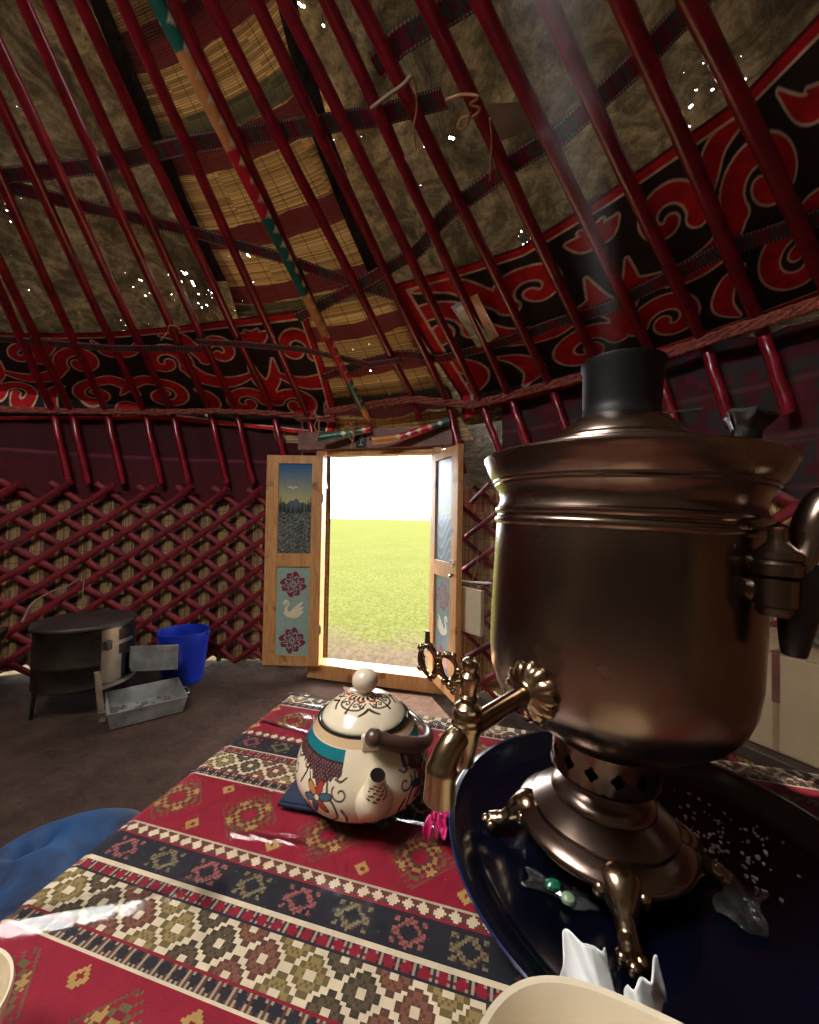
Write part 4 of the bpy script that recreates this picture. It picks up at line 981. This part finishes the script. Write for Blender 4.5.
def lid_cols(U, V):
    l = V * dl2[-1]; r = np.interp(l, dl2, LP[:, 0]); A = ((U * 4) % 1 - .5) * 2 * PI * .026 / 4; c = np.repeat(CRM[None], len(U), 0); rr = r - .026; c = np.where(((r < .0165) & (r > .011) & (np.sin(U * 2 * PI * 16) > -.3))[:, None], FL_D * 1.4, c)
    st = [spiral(.006, .0, .0042, 0, 1, .0009, .0007, 1, 26), spiral(-.006, .0, .0042, PI, 1, .0009, .0007, -1, 26), curve([(-.018, .004, .0008), (-.012, -.004, .0009), (-.004, -.006, .0009), (.004, -.006, .0009), (.012, -.004, .0009), (.018, .004, .0008)], 10), curve([(0, -.010, .0012), (0, -.004, .0009), (0, .004, .0012)], 8), curve([(-.016, .008, .0016), (-.010, .006, .0018), (-.006, .008, .0014)], 6), curve([(.016, .008, .0016), (.010, .006, .0018), (.006, .008, .0014)], 6)]
    st += [curve([(-.020, -.004, .0014), (-.016, -.008, .0012), (-.012, -.011, .0008)], 6), curve([(.020, -.004, .0014), (.016, -.008, .0012), (.012, -.011, .0008)], 6), curve([(-.004, .010, .0013), (0, .006, .0011), (.004, .010, .0013)], 6), spiral(.014, -.001, .003, 2, .9, .0009, .0007, 1, 18), spiral(-.014, -.001, .003, 1, .9, .0009, .0007, -1, 18)]
    d = strokes_d(A, -rr, st); c = c + (FL_D - c) * ss(.0005, -.0003, d); return np.where(((d < -.0005) & (-rr > .003))[:, None], FL_R, c)
ldp = grid('lid', MT['enamel'], 240, 60, lid_pos, col=lid_cols, parent=te)
g = G(); g.ball((0, 0, .1255), .0158, 24, sq=(1, 1, .92)); g.lathe([(.0085, .111), (.0075, .114), (.0085, .116)], 24); kn = g.build('lid_knob', MT['cream'], ldp)
sc_, ss_ = math.cos(SPA), math.sin(SPA)
def q3(l, z, sd=0): return (l * sc_ - sd * ss_, l * ss_ + sd * sc_, z)
P = smoothpath([q3(.046, .034), q3(.062, .0345), q3(.074, .039), q3(.0810, .048), q3(.0855, .059), q3(.0895, .069)], 6); rd = np.interp(np.linspace(0, 5, len(P)), range(6), [.034, .0285, .0195, .0125, .0092, .0075])
PSP = np.array(P)
def spout_pos(U, V):
    x = U * (len(P) - 1); C = interp(PSP, U); T = interp(np.gradient(PSP, axis=0), U); T /= np.linalg.norm(T, axis=1)[:, None]; sd_ = np.array([-ss_, sc_, 0.0]); N = np.cross(T, sd_[None]); r_ = np.interp(x, range(len(P)), rd); a = V * 2 * PI
    return C + (N * np.cos(a)[:, None] + sd_[None] * np.sin(a)[:, None]) * r_[:, None]
def spout_cols(U, V):
    an_ = (V * 2 * PI) % (2 * PI); up_ = np.abs(an_ - PI); k_ = np.sin(U * 95 + 2.5 * np.sin(an_ * 3)) + np.sin(an_ * 8 + U * 40); c = np.repeat(CRM[None], len(U), 0)
    m = (U > .62) & (U < .93) & (up_ < 1.15); c = np.where((m & (k_ > .35))[:, None], FL_D, c); return np.where((m & (k_ > 1.25))[:, None], FL_R, c)
sp = grid('spout', MT['enamel'], 90, 64, spout_pos, col=spout_cols, parent=te)
g = G(); e1, e2 = Vector(P[-1]), Vector(P[-2]); dr = (e1 - e2).normalized(); g.tube([e1 + dr * .0003, e1 - dr * .012], [.0074, .0064], 24); op = g.build('mouth', MT['enamelblk'], sp); op['label'] = 'dark spout mouth'
for s in (1, -1):
    g = G(); g.box(q3(s * .0575, .084), (.008, .024, .018), rot=Matrix.Rotation(SPA, 3, 'Z')); g.build('handle_lug', MT['cream'], te, bevel=.003)
# bail handle folded down to the tap side
sdv = -1 if (-ss_) * 1 < 0 else 1
def bail(t): a = PI * t; return q3(.0655 * math.cos(a), .092 - .034 * math.sin(a), .079 * math.sin(a))
g = G(); pts = [bail(t) for t in np.linspace(.0, .52, 24)]; g.tube(pts, list(np.interp(np.linspace(0, 1, 24), [0, .12, .3, .7, 1], [.0088, .0075, .0088, .0062, .0045])), 16); g.ball(bail(0), .0098, 18)
hd = g.build('bail_grip', MT['grip'], te); hd['label'] = 'dark brown handle grip'
g = G(); g.tube([bail(t) for t in np.linspace(.5, 1.0, 24)], .0026, 10); hw = g.build('bail_wire', MT['wire'], te); hw['label'] = 'steel handle wire'

# ------------------------------------------------------------------ bowls, tissue, wrapper
def super_dish(name, c, ax, ay, ex, h, rz, mat, label, cat, rim=.006):
    o = empty(name, (c[0], c[1], c[2]), rz, label=label, cat=cat); g = G(); seg = 96
    prof = [(.60, 0), (.68, .0), (.78, .006), (.90, h * .55), (.97, h * .93), (1.0, h), (.985, h + .0022), (.955, h + .0012), (.935, h - .004), (.905, h * .6), (.87, .013), (.81, .0075), (.62, .006), (1e-5, .005)]
    vs = []; fs = []
    for (k, z) in prof:
        for j in range(seg):
            a = 2 * PI * j / seg; ca_, sa_ = math.cos(a), math.sin(a); vs.append((ax * k * math.copysign(abs(ca_) ** ex, ca_), ay * k * math.copysign(abs(sa_) ** ex, sa_), z))
    for i in range(len(prof) - 1):
        for j in range(seg): l = (j + 1) % seg; fs.append((i * seg + j, i * seg + l, (i + 1) * seg + l, (i + 1) * seg + j))
    fs.append(tuple(range(seg - 1, -1, -1))); g.add(vs, fs); g.build('dish_body', mat, o); return o
bp = on_z(560, 971, TZ + .045)
super_dish('melamine_dish', (.1035, .149, TZ + .004), .088, .088, .72, .049, R(-24), MT['cream'], 'cream melamine dish at the near edge of the table in front of the tray', 'dish')
cu = super_dish('tea_bowl', (-.262, .206, TZ + .004), .045, .045, 1.0, .052, 0, MT['cream'], 'small cream tea bowl at the near corner of the table, beside the blue bench', 'bowl')
tq = on_z(592, 962, TZ + .03)
def folded(name, c, w, h, rz, label, lean, seed):
    def pos(U, V):
        x = (U - .5) * w * (1 - .25 * V); z = h * V * (1 - .25 * np.abs(U - .35)); y = lean * V + .006 * np.sin(U * 4 + seed) + .003 * np.sin(U * 11 + V * 6 + seed); y = y + np.where(U > .62, (U - .62) * .03, 0)
        return np.stack([c[0] + x * math.cos(rz) - y * math.sin(rz), c[1] + x * math.sin(rz) + y * math.cos(rz), c[2] + z], 1)
    return tag(grid(name, MT['tissue'], 24, 16, pos, thick=.0012, smooth=False), label, 'tissue')
folded('tissue', (.119, .250, TZ + .029), .034, .0245, -.15, 'folded white tissue standing between the cream dish and the tray, nearer the tap', .012, 1)
folded('tissue', (.148, .238, TZ + .029), .030, .022, -.3, 'smaller white tissue beside the cream dish, nearer the front samovar foot', .008, 4)
wq = on_z(440, 842, TZ + .004)
o = crumple('sweet_wrapper', (wq[0], wq[1] + .012, TZ + .003), .032, .020, .022, MT['pink'], 'crumpled pink sweet wrapper between teapot and tray', 'wrapper', 21, 1.2)
nq_ = on_z(517, 940, TZ); crumple('plastic_scrap', (nq_[0], nq_[1], TZ + .003), .010, .014, .004, MT['glass'], 'tiny clear plastic scrap on the black stripe of the cloth by the cream dish', 'plastic scrap', 33)

# ================================================================== BENCH, STOVE, BUCKET, BOXES
bn = empty('padded_bench', (*tab(.27, -.33)[:2], 0), -TH, label='blue velvet padded bench beside the table', cat='bench')
def bench_pos(U, V):
    # superellipse cushion top wrapped to the sides; U around, V from rim to centre
    a = U * 2 * PI; ca_, sa_ = np.cos(a), np.sin(a); e = .45
    x = .215 * np.sign(ca_) * np.abs(ca_) ** e; y = .31 * np.sign(sa_) * np.abs(sa_) ** e
    k = np.where(V < .3, .97 + .03 * np.sin(V / .3 * PI / 2 + 0), 1 - (V - .3) / .7); z = np.where(V < .3, .40 + .065 * (V / .3), .465 + .045 * (1 - np.clip(k, 0, 1) ** 6))
    X, Y = x * k, y * k
    tuft = np.exp(-((((X + .07) % .14) - .07) ** 2 + (((Y + .08) % .16) - .08) ** 2) / .0009); wr = np.abs(np.sin(X * 27 + Y * 13 + 2 * np.sin(Y * 11))) * .008 + np.sin(Y * 47 - X * 31) * .004
    z = z - ((.036) * tuft - wr) * (V > .32)
    return np.stack([X, Y, z], 1)
grid('cushion', MT['velvet'], 180, 110, bench_pos, parent=bn)
g = G(); g.box((0, 0, .385), (.40, .58, .035)); g.build('seat_board', MT['darkwood'], bn, bevel=.004)
for sx in (-1, 1):
    for sy in (-1, 1): g = G(); g.box((sx * .165, sy * .25, .184), (.045, .045, .368)); g.build('leg', MT['darkwood'], bn, bevel=.004)

st = empty('stove', (-1.90, 2.32, 0), R(-16), label='round sooty sheet metal stove on legs with hinged door swung open', cat='stove')
# local +x faces the open side (towards the bucket and the viewer)
g = G(); rS = .233; a0, a1 = R(38), R(38)
segs = 64; zl = [(.15, 1), (.155, 1.012), (.165, 1.012), (.17, 1), (.27, 1), (.275, 1.014), (.29, 1.014), (.295, 1), (.455, 1), (.46, 1.01), (.475, 1.01), (.48, 1)]
FW0, FW1, FZ0, FZ1 = R(8), R(34), .17, .30
for i in range(len(zl) - 1):
    for k in range(segs):
        t0, t1 = 2 * PI * k / segs, 2 * PI * (k + 1) / segs; zm = (zl[i][0] + zl[i + 1][0]) / 2
        if FW0 < (t0 + t1) / 2 < FW1 and FZ0 < zm < FZ1: continue
        (z0, q0), (z1, q1) = zl[i], zl[i + 1]
        g.add([(rS * q0 * math.cos(t0), rS * q0 * math.sin(t0), z0), (rS * q0 * math.cos(t1), rS * q0 * math.sin(t1), z0), (rS * q1 * math.cos(t1), rS * q1 * math.sin(t1), z1), (rS * q1 * math.cos(t0), rS * q1 * math.sin(t0), z1)], [(0, 1, 2, 3)])
g.lathe([(rS, .15), (.1, .145), (1e-5, .145)], 64); g.build('drum', MT['sooty'], st)
g = G(); g.lathe([(1e-5, .478), (.238, .478), (.247, .482), (.247, .492), (.24, .500), (.15, .506), (1e-5, .508)], 72); g.build('lid', MT['blackplate'], st)
g = G(); g.lathe([(rS - .03, .16), (rS - .03, .44)], 48); g.build('firebox', MT['dark'], st)
def arcplate(name, t0, t1, z0, z1, dr, mat, n=12):
    g = G(); vs = []; fs = []
    for i in range(n + 1):
        t_ = t0 + (t1 - t0) * i / n
        for r_ in (rS + dr, rS + dr + .006):
            for z in (z0, z1): vs.append((r_ * math.cos(t_), r_ * math.sin(t_), z))
    for i in range(n):
        b_ = i * 4; fs += [(b_, b_ + 4, b_ + 5, b_ + 1), (b_ + 2, b_ + 3, b_ + 7, b_ + 6), (b_ + 1, b_ + 5, b_ + 7, b_ + 3), (b_, b_ + 2, b_ + 6, b_ + 4)]
    fs += [(0, 1, 3, 2), (n * 4, n * 4 + 2, n * 4 + 3, n * 4 + 1)]
    g.add(vs, fs); return g.build(name, mat, st)
arcplate('scraped_panel', R(-18), R(8), .175, .47, .001, MT['steel']); arcplate('hatch', R(4), R(50), .315, .455, .004, MT['sooty'])
arcplate('latch', R(-14), R(26), .375, .395, .012, MT['steel']); g = G(); g.box(((rS + .02) * math.cos(R(-12)), (rS + .02) * math.sin(R(-12)), .385), (.03, .03, .05)); g.build('latch_block', MT['blackplate'], st, bevel=.004)
arcplate('lower_hoop', R(-20), R(60), .145, .165, .012, MT['steel'])
for az in (-109, 36, 124):
    a = R(az); g = G(); g.tube([(rS * .93 * math.cos(a), rS * .93 * math.sin(a), .16), (rS * .98 * math.cos(a), rS * .98 * math.sin(a), 0)], .011, 8); g.build('leg', MT['sooty'], st)
# the swung-open door
P0 = np.array(st.location); 
def wl_(p): c_, s_ = math.cos(-st.rotation_euler[2]), math.sin(-st.rotation_euler[2]); d_ = np.array(p) - P0; return (d_[0] * c_ - d_[1] * s_, d_[0] * s_ + d_[1] * c_, d_[2])
pa, pb = wl_(on_y(131, 655, 2.36)), wl_(on_y(178, 653, 2.40)); mid = (np.array(pa) + np.array(pb)) / 2; ang = math.atan2(pb[1] - pa[1], pb[0] - pa[0]); ln = math.hypot(pb[0] - pa[0], pb[1] - pa[1])
g = G(); g.box((mid[0], mid[1], .255), (ln, .006, .15), rot=Matrix.Rotation(ang, 3, 'Z')); g.tube([(pa[0], pa[1], .20), (pa[0], pa[1], .33)], .008, 8); dd = g.build('door', MT['galv'], st, bevel=.002)
# stick leaning on the stove
q0, q1 = on_z(102, 722, .0), on_y(97, 672, 2.10)
g = G(); g.tube([q0 + np.array([0, 0, .004]), (q0 + q1) / 2, q1], [.021, .019, .018], 4, flat=.7, up=(0, 1, 0)); tag(g.build('wooden_prop', MT['stick'], smooth=False), 'short weathered plank leaning against the stove front above the ash pan', 'plank')
# ash pan
A_, B_ = on_z(106, 733, 0), on_z(187, 712, 0); dpn = (B_ - A_)[:2]; lp = float(np.hypot(*dpn)); an = math.atan2(dpn[1], dpn[0])
pn = empty('ash_pan', (A_[0], A_[1], .002), an, label='rectangular galvanised ash pan on the floor in front of the stove', cat='pan')
g = G(); wd, hh = .33, .085
for (x0, x1, y0, y1, z) in ((0, 0, 0, 0, 0),):
    def rect(i, z): return [(i, i, z), (lp - i, i, z), (lp - i, wd - i, z), (i, wd - i, z)]
    vs = rect(.018, .0) + rect(0, hh) + rect(.004, hh) + rect(.021, .004)
    fs = [(3, 2, 1, 0)] + [(k, (k + 1) % 4, 4 + (k + 1) % 4, 4 + k) for k in range(4)] + [(4 + k, 4 + (k + 1) % 4, 8 + (k + 1) % 4, 8 + k) for k in range(4)] + [(8 + k, 8 + (k + 1) % 4, 12 + (k + 1) % 4, 12 + k) for k in range(4)] + [(12, 13, 14, 15)]
    g.add(vs, fs)
g.build('pan_body', MT['galv'], pn, smooth=False)
g = G(); rim_ = [(0, 0, hh), (lp, 0, hh), (lp, wd, hh), (0, wd, hh)]; g.tube(rim_, .005, 8, closed=True); g.build('rim', MT['galv'], pn)
for sx, x in (('a', 0), ('b', lp)):
    g = G(); s_ = -1 if x == 0 else 1; g.tube(smoothpath([(x, wd * .35, hh * .75), (x + s_ * .03, wd * .38, hh * .70), (x + s_ * .03, wd * .62, hh * .70), (x, wd * .65, hh * .75)], 6), .004, 8); g.build('handle', MT['wire'], pn)
g = G()
for k in range(40): s_ = rng.uniform(.004, .016); g.ball((rng.uniform(.05, lp - .05), rng.uniform(.05, wd - .05), .004 + s_ * .5), s_, 6, sq=(1.2, 1, .6))
tag(g.build('ash', simple('ash', (.22, .19, .16), .95)), 'grey ash and cinders lying in the galvanised pan', 'ash', kind='stuff').matrix_world = Matrix.Translation(pn.location) @ Matrix.Rotation(an, 4, 'Z')
# bucket
bk = empty('bucket', (-1.525, 2.68, 0), label='blue plastic bucket standing by the lattice wall', cat='bucket')
g = G(); g.lathe([(1e-5, .0), (.118, .0), (.122, .004), (.148, .245), (.151, .25), (.151, .262), (.154, .268), (.156, .325), (.160, .328), (.160, .338), (.156, .340), (.152, .336), (.146, .25), (.118, .012), (1e-5, .010)], 64); g.build('pail', MT['bluepl'], bk)
g = G(); P = [(.162 * math.cos(a), .162 * math.sin(a), .325 - .10 * math.sin(a) ** 2 * (1 if math.sin(a) < 0 else 1)) for a in np.linspace(0, PI, 24)]; g.tube(P, .003, 6); g.build('wire_handle', MT['wire'], bk)
for s in (-1, 1): g = G(); g.ball((s * .16, 0, .325), .013, 12); g.build('handle_lug', MT['bluepl'], bk)
g = G(); g.lathe([(1e-5, .16), (.130, .16)], 40); w_ = g.build('content', simple('murky_water', (.04, .035, .03), .15), bk); w_['label'] = 'dark water surface'
# dark low bench at the left of the stove
lb = empty('low_bench', (-2.62, 2.13, 0), R(35), label='dark low plank bench by the lattice, beyond the stove from the bucket', cat='bench')
g = G(); g.box((0, 0, .40), (.60, .26, .05)); g.build('plank', MT['darkwood'], lb, bevel=.006)
for sx in (-1, 1): g = G(); g.box((sx * .24, 0, .187), (.05, .22, .375)); g.build('leg', MT['darkwood'], lb, bevel=.004)
# twigs and wire behind the stove
def twig(px, Y, rad, label, mat, name='wire', cat='wire', group=None):
    P = [on_y(x, y, Yi) for (x, y), Yi in zip(px, Y)]; g = G(); P = smoothpath(P, 6); g.tube(P, list(np.linspace(rad, rad * .6, len(P))), 7); return tag(g.build(name, mat), label, cat, group)
twig([(22, 622), (32, 604), (50, 592), (68, 586), (86, 572)], [2.35, 2.42, 2.5, 2.56, 2.62], .007, 'pale bent stick leaning from the stove lid to the lattice', MT['stick'], 'dry_twig', 'twig')
twig([(84, 604), (83, 590), (85, 576), (90, 572)], [2.50, 2.52, 2.6, 2.62], .004, 'short thin curled wire rising behind the stove lid', MT['stick'])

# cardboard box on a plank bench beyond the table
zb = .46; b0 = on_z(735, 737, zb); b1 = on_z(819, 772, zb); dv = (b1 - b0)[:2]; an = math.atan2(dv[1], dv[0])
sb = empty('side_bench', (b0[0], b0[1], 0), an, label='low wooden bench beyond the table carrying the cardboard box', cat='bench')
g = G(); g.box((.24, .20, zb - .02), (.70, .46, .04)); g.build('seat', MT['darkwood'], sb, bevel=.004)
for x in (-.06, .54):
    for y in (.02, .38): g = G(); g.box((x, y, (zb - .04) / 2), (.05, .05, zb - .04)); g.build('leg', MT['darkwood'], sb, bevel=.004)
bx = empty('cardboard_box', (b0[0], b0[1], zb), an, label='brown cardboard box closed with dark tape behind the samovar handle', cat='box')
bw, bd, bh = .48, .36, .285
g = G(); g.box((bw / 2 - .06, bd / 2 + .01, bh / 2), (bw, bd, bh)); g.build('carton', MT['card'], bx, bevel=.006)
g = G(); g.box((bw / 2 - .06, bd * .25 + .008, bh + .0025), (bw - .01, bd * .49, .004)); g.box((bw / 2 - .06, bd * .75 + .012, bh + .0035), (bw - .01, bd * .49, .004)); g.build('flap', MT['card'], bx, bevel=.001)
g = G(); g.box((.095, .0085, bh - .07), (.018, .003, .14)); g.box((.095, .09, bh + .007), (.018, .17, .002)); tpe = g.build('tape', MT['tape'], bx); tpe['label'] = 'dark brown tape strip'
g = G(); g.box((.095, .0088, bh - .21), (.014, .002, .14)); tpe = g.build('tape', simple('tan_tape', (.33, .22, .12), .4), bx); tpe['label'] = 'tan tape strip'
def bag(name, c, sx, sy, sz, label, seed, rz, mat, mat2=None, cat='bag'):
    o = empty(name, c, rz, label=label, cat=cat); rs = np.random.default_rng(seed); ph = rs.uniform(0, 6, 8)
    def mk(nm, m, k, n1=64, n2=40):
        def pos(U, V):
            a = U * 2 * PI; v = V * PI; r = np.sin(v) ** .55; z = (1 - np.cos(v)) / 2
            w = 1 + k * (.10 * np.sin(a * 5 + ph[0] + v * 3) + .09 * np.abs(np.sin(a * 8 + ph[1] - v * 5)) + .08 * np.sin(a * 13 + v * 9 + ph[2]))
            return np.stack([sx * r * w * np.cos(a) * .5, sy * r * w * np.sin(a) * .5, sz * z * (1 + k * .12 * np.sin(a * 3 + ph[3]))], 1)
        return grid(nm, m, n1, n2, pos, parent=o)
    return o, mk
o, mk = bag('plastic_bag', tuple(b0 + np.array([math.cos(an) * .22 - math.sin(an) * .20, math.sin(an) * .22 + math.cos(an) * .20, bh + .0055])), .26, .24, .30, 'white goods in a clear crinkled plastic bag lying on the cardboard box', 3, 0, None)
mk('sack', simple('white_sack', (.62, .58, .55), .6, var=.1), .3); sk = mk('film', MT['bag'], 1.1); sk.scale = (1.06, 1.06, 1.05)
g = G()
def rib_pos(U, V):
    a = -2.3 + U * 1.6; r = .5 * np.sin(PI * .45) ** .55; return np.stack([.26 * 1.12 * r * np.cos(a), .24 * 1.12 * r * np.sin(a), .115 + .012 * V + .02 * np.sin(a * 3)], 1)
rb_ = grid('red_stripe', simple('red_print', (.6, .02, .04), .5), 40, 3, rib_pos, parent=o); rb_['label'] = 'red printed stripe'

# packaging hanging on the lattice by the doorway
hc = on_y(471, 615, 2.28)
hb = empty('hanging_bag', (hc[0], hc[1], hc[2] - .18), R(-52), label='clear plastic bag holding a cream card, hung on the lattice beside the blue door leaf', cat='bag')
g = G(); g.box((.045, -.05, .22), (.17, .03, .25)); cd = g.build('card', simple('cream_card', (.72, .62, .42), .6, var=.08), hb, bevel=.003)
def film(U, V):
    return np.stack([-.14 + .29 * U, -.012 + .02 * np.sin(U * 9 + V * 4) * np.sin(V * 7) - .01 * np.sin(V * 17 + U * 5), .06 + .31 * V + .01 * np.sin(U * 12)], 1)
grid('film', MT['film'], 40, 40, film, parent=hb)
g = G(); g.tube([(-.13, 0, .365), (.0, -.005, .372), (.15, 0, .385)], .006, 6); g.build('top_fold', MT['tissue'], hb)
g = G(); g.tube(smoothpath([(0, 0, .37), (.01, .03, .46), (.0, .06, .60)], 6), .003, 6); g.build('string', MT['cord'], hb)
# knotted ties, strings, picture cards
def tie(px, off, rad, label, mat='cord', name='string', cat='string'):
    P = smoothpath([on_cone(x, y, off) for x, y in px], 6); g = G(); g.tube(P, rad, 7); return tag(g.build(name, MT[mat]), label, cat)
tie([(371, 109), (385, 98), (402, 86), (412, 75)], -.035, .006, 'dry split twig tucked across two roof poles', 'stick', 'dry_twig', 'twig')
tie([(412, 76), (416, 90), (417, 110), (414, 128), (416, 150)], -.045, .0035, 'pale string hanging with a knot from the tip of the dry roof twig')
tie([(446, 100), (462, 95), (478, 97), (470, 104), (480, 108), (474, 116), (462, 118), (458, 128), (466, 126), (470, 112)], -.035, .0045, 'tangled pale cord looped on the roof poles beside the pale felt patch')
tie([(490, 118), (492, 140), (491, 160), (490, 180)], -.04, .0035, 'pale string hanging straight down with a loop, near the pale felt patch')
tie([(161, 340), (168, 332), (169, 326), (176, 326), (180, 330)], -.045, .004, 'loose white string end over the maroon band on the stove side')
def knot(c, label, cat='knotted cord'):
    g = G(); rs = np.random.default_rng(int(c[0] * 100) % 99)
    for k in range(3): a = rs.uniform(0, 3); g.tube(smoothpath([c + np.array([math.cos(a) * .035, 0, math.sin(a) * .03]), c + np.array([0, -.02, .0]), c + np.array([-math.cos(a) * .03, 0, -math.sin(a) * .035])], 5), .005, 6)
    g.tube(smoothpath([c, c + np.array([.012, -.01, -.08]), c + np.array([-.005, -.01, -.15])], 6), .0045, 6); g.tube(smoothpath([c, c + np.array([-.02, -.01, -.06]), c + np.array([.01, -.01, -.11])], 6), .004, 6); g.ball(c, .014, 10)
    return tag(g.build('knotted_cord', MT['cord']), label, cat)
knot(on_y(318, 418, 2.60), 'frayed pale cord knot over the teal rail at the swan door corner of the doorway')
knot(on_y(352, 426, 2.56), 'loose pale cord knot beside the foot of the painted pole')
tie([(302, 420), (303, 440), (302, 455)], -.02, .006, 'thin dark red cord hanging above the swan door leaf', 'rope')
def picture(q, label, cols, name='picture_card', cat='card'):
    A = [on_cone(x, y, -.028) for x, y in q]; A = [np.array(a) for a in A]       # top-left, top-right, bottom-right, bottom-left
    def pos(U, V): U = U[:, None]; V = V[:, None]; return (A[3] * (1 - U) + A[2] * U) * (1 - V) + (A[0] * (1 - U) + A[1] * U) * V
    return tag(grid(name, MT['paint'], 30, 60, pos, col=cols, thick=.003), label, cat)
def card1(U, V):
    c = np.array([.12, .17, .08]) + np.sin(U * 9 + V * 13)[:, None] * np.array([.05, .05, .02]); c = np.where((V > .80)[:, None], np.array([.22, .30, .42]), c); c = np.where(((V > .84) & (V < .92) & (U > .2) & (U < .8) & (np.sin(U * 50) > -.2))[:, None], np.array([.75, .75, .72]), c); return np.where(((V < .3) & (np.sin(U * 8 + V * 22) > .3))[:, None], np.array([.34, .35, .22]), c)
def card2(U, V):
    c = np.repeat(np.array([[.50, .12, .025]]), len(U), 0); c = np.where((V < .4)[:, None], np.array([.2, .16, .05]), c); c = np.where(((np.sin(U * 7 + V * 15) > .5))[:, None], np.array([.55, .2, .06]), c); return np.where((U > .86)[:, None], np.array([.7, .6, .42]), c)
picture([(451, 307), (464, 299), (491, 341), (478, 348)], 'green and blue picture card tucked behind a roof pole on the samovar side frieze', card1)
picture([(470, 297), (477, 294), (499, 336), (490, 341)], 'orange picture card tucked behind a roof pole beside the green card', card2)

# steam drifting up from the chimney: thin scattering haze that fades out sideways
def m_steam(L, r0, r1, dens):
    m = bpy.data.materials.new('steam'); m.use_nodes = True; nt = m.node_tree; nt.nodes.clear()
    def N(typ, **k):
        q = nt.nodes.new('ShaderNode' + typ)
        for a_, b_ in k.items(): setattr(q, a_, b_)
        return q
    def mth(op, a_, b_):
        q = N('Math', operation=op)
        for i_, x_ in enumerate((a_, b_)):
            if isinstance(x_, (int, float)): q.inputs[i_].default_value = x_
            else: nt.links.new(x_, q.inputs[i_])
        return q.outputs[0]
    out = N('OutputMaterial'); vol = N('VolumeScatter'); tc = N('TexCoord'); nz = N('TexNoise'); sp_ = N('SeparateXYZ'); mr = N('MapRange'); mp = N('Mapping'); mp.inputs['Scale'].default_value = (1, 1, .35)
    nt.links.new(tc.outputs['Object'], sp_.inputs[0]); nt.links.new(tc.outputs['Object'], mp.inputs[0]); nt.links.new(mp.outputs[0], nz.inputs['Vector'])
    nz.inputs['Scale'].default_value = 22; nz.inputs['Detail'].default_value = 3; nz.inputs['Distortion'].default_value = .8; mr.inputs[1].default_value = .34; mr.inputs[2].default_value = .7; nt.links.new(nz.outputs['Fac'], mr.inputs[0])
    x_, y_, z_ = sp_.outputs; rr_ = mth('SQRT', mth('ADD', mth('MULTIPLY', x_, x_), mth('MULTIPLY', y_, y_)), 0); R_ = mth('ADD', r0, mth('MULTIPLY', z_, (r1 - r0) / L))
    f_ = mth('MAXIMUM', mth('SUBTRACT', 1, mth('DIVIDE', rr_, R_)), 0); top_ = mth('MAXIMUM', mth('SUBTRACT', 1, mth('MULTIPLY', z_, .75 / L)), 0); f_ = mth('MULTIPLY', mth('MULTIPLY', f_, top_), dens); nt.links.new(mth('MULTIPLY', f_, mr.outputs[0]), vol.inputs['Density'])
    vol.inputs['Color'].default_value = (.92, .92, .95, 1); vol.inputs['Anisotropy'].default_value = .2; nt.links.new(vol.outputs[0], out.inputs['Volume']); return m
q0_, q1_ = Vector((.203, .390, 1.284)), Vector((.115, .422, 1.90)); L_ = (q1_ - q0_).length
g = G(); g.tube([(0, 0, L_ * k / 8) for k in range(9)], [.012 + .07 * k / 8 for k in range(9)], 24)
so_ = g.build('steam', m_steam(L_, .012, .082, 7.0)); so_.location = q0_; so_.rotation_euler = (q1_ - q0_).to_track_quat('Z', 'Y').to_euler()
tag(so_, 'faint steam drifting up from the black samovar chimney', 'steam', kind='stuff')

# ================================================================== LIGHT
wd_ = bpy.data.worlds.new('world'); SC.world = wd_; wd_.use_nodes = True; nt = wd_.node_tree
bg = nt.nodes['Background']; bg.inputs[0].default_value = (.93, .97, 1, 1); bg.inputs[1].default_value = 10.0
def area(name, loc, target, size, energy, color=(1, 1, 1), shape='DISK', size_y=None, portal=False):
    l = bpy.data.lights.new(name, 'AREA'); l.energy = energy; l.color = color; l.shape = shape; l.size = size
    if size_y: l.size_y = size_y
    o = bpy.data.objects.new(name, l); COL.objects.link(o); o.location = loc; d_ = Vector(target) - Vector(loc); o.rotation_euler = d_.to_track_quat('-Z', 'Y').to_euler()
    if portal: l.cycles.is_portal = True
    return o
area('crown_fill', (CX, CY, zc + .02), (CX, CY, 0), 1.1, 38, (1, .95, .86))  # fill lamp added in the crown opening on top of the sky light
s = bpy.data.lights.new('sun', 'SUN'); s.energy = 20; s.angle = R(1); s.color = (1, .93, .8); so = bpy.data.objects.new('sun', s); COL.objects.link(so); so.rotation_euler = (R(-29), 0, R(24))
SC.view_settings.view_transform = 'Standard'; SC.view_settings.look = 'None'; SC.view_settings.exposure = .46; SC.view_settings.gamma = 1; SC.view_settings.use_curve_mapping = False
SC.cycles.use_denoising = True
SC.cycles.max_bounces = 10; SC.cycles.transparent_max_bounces = 12; SC.cycles.caustics_reflective = False; SC.cycles.caustics_refractive = False; SC.cycles.sample_clamp_indirect = 6
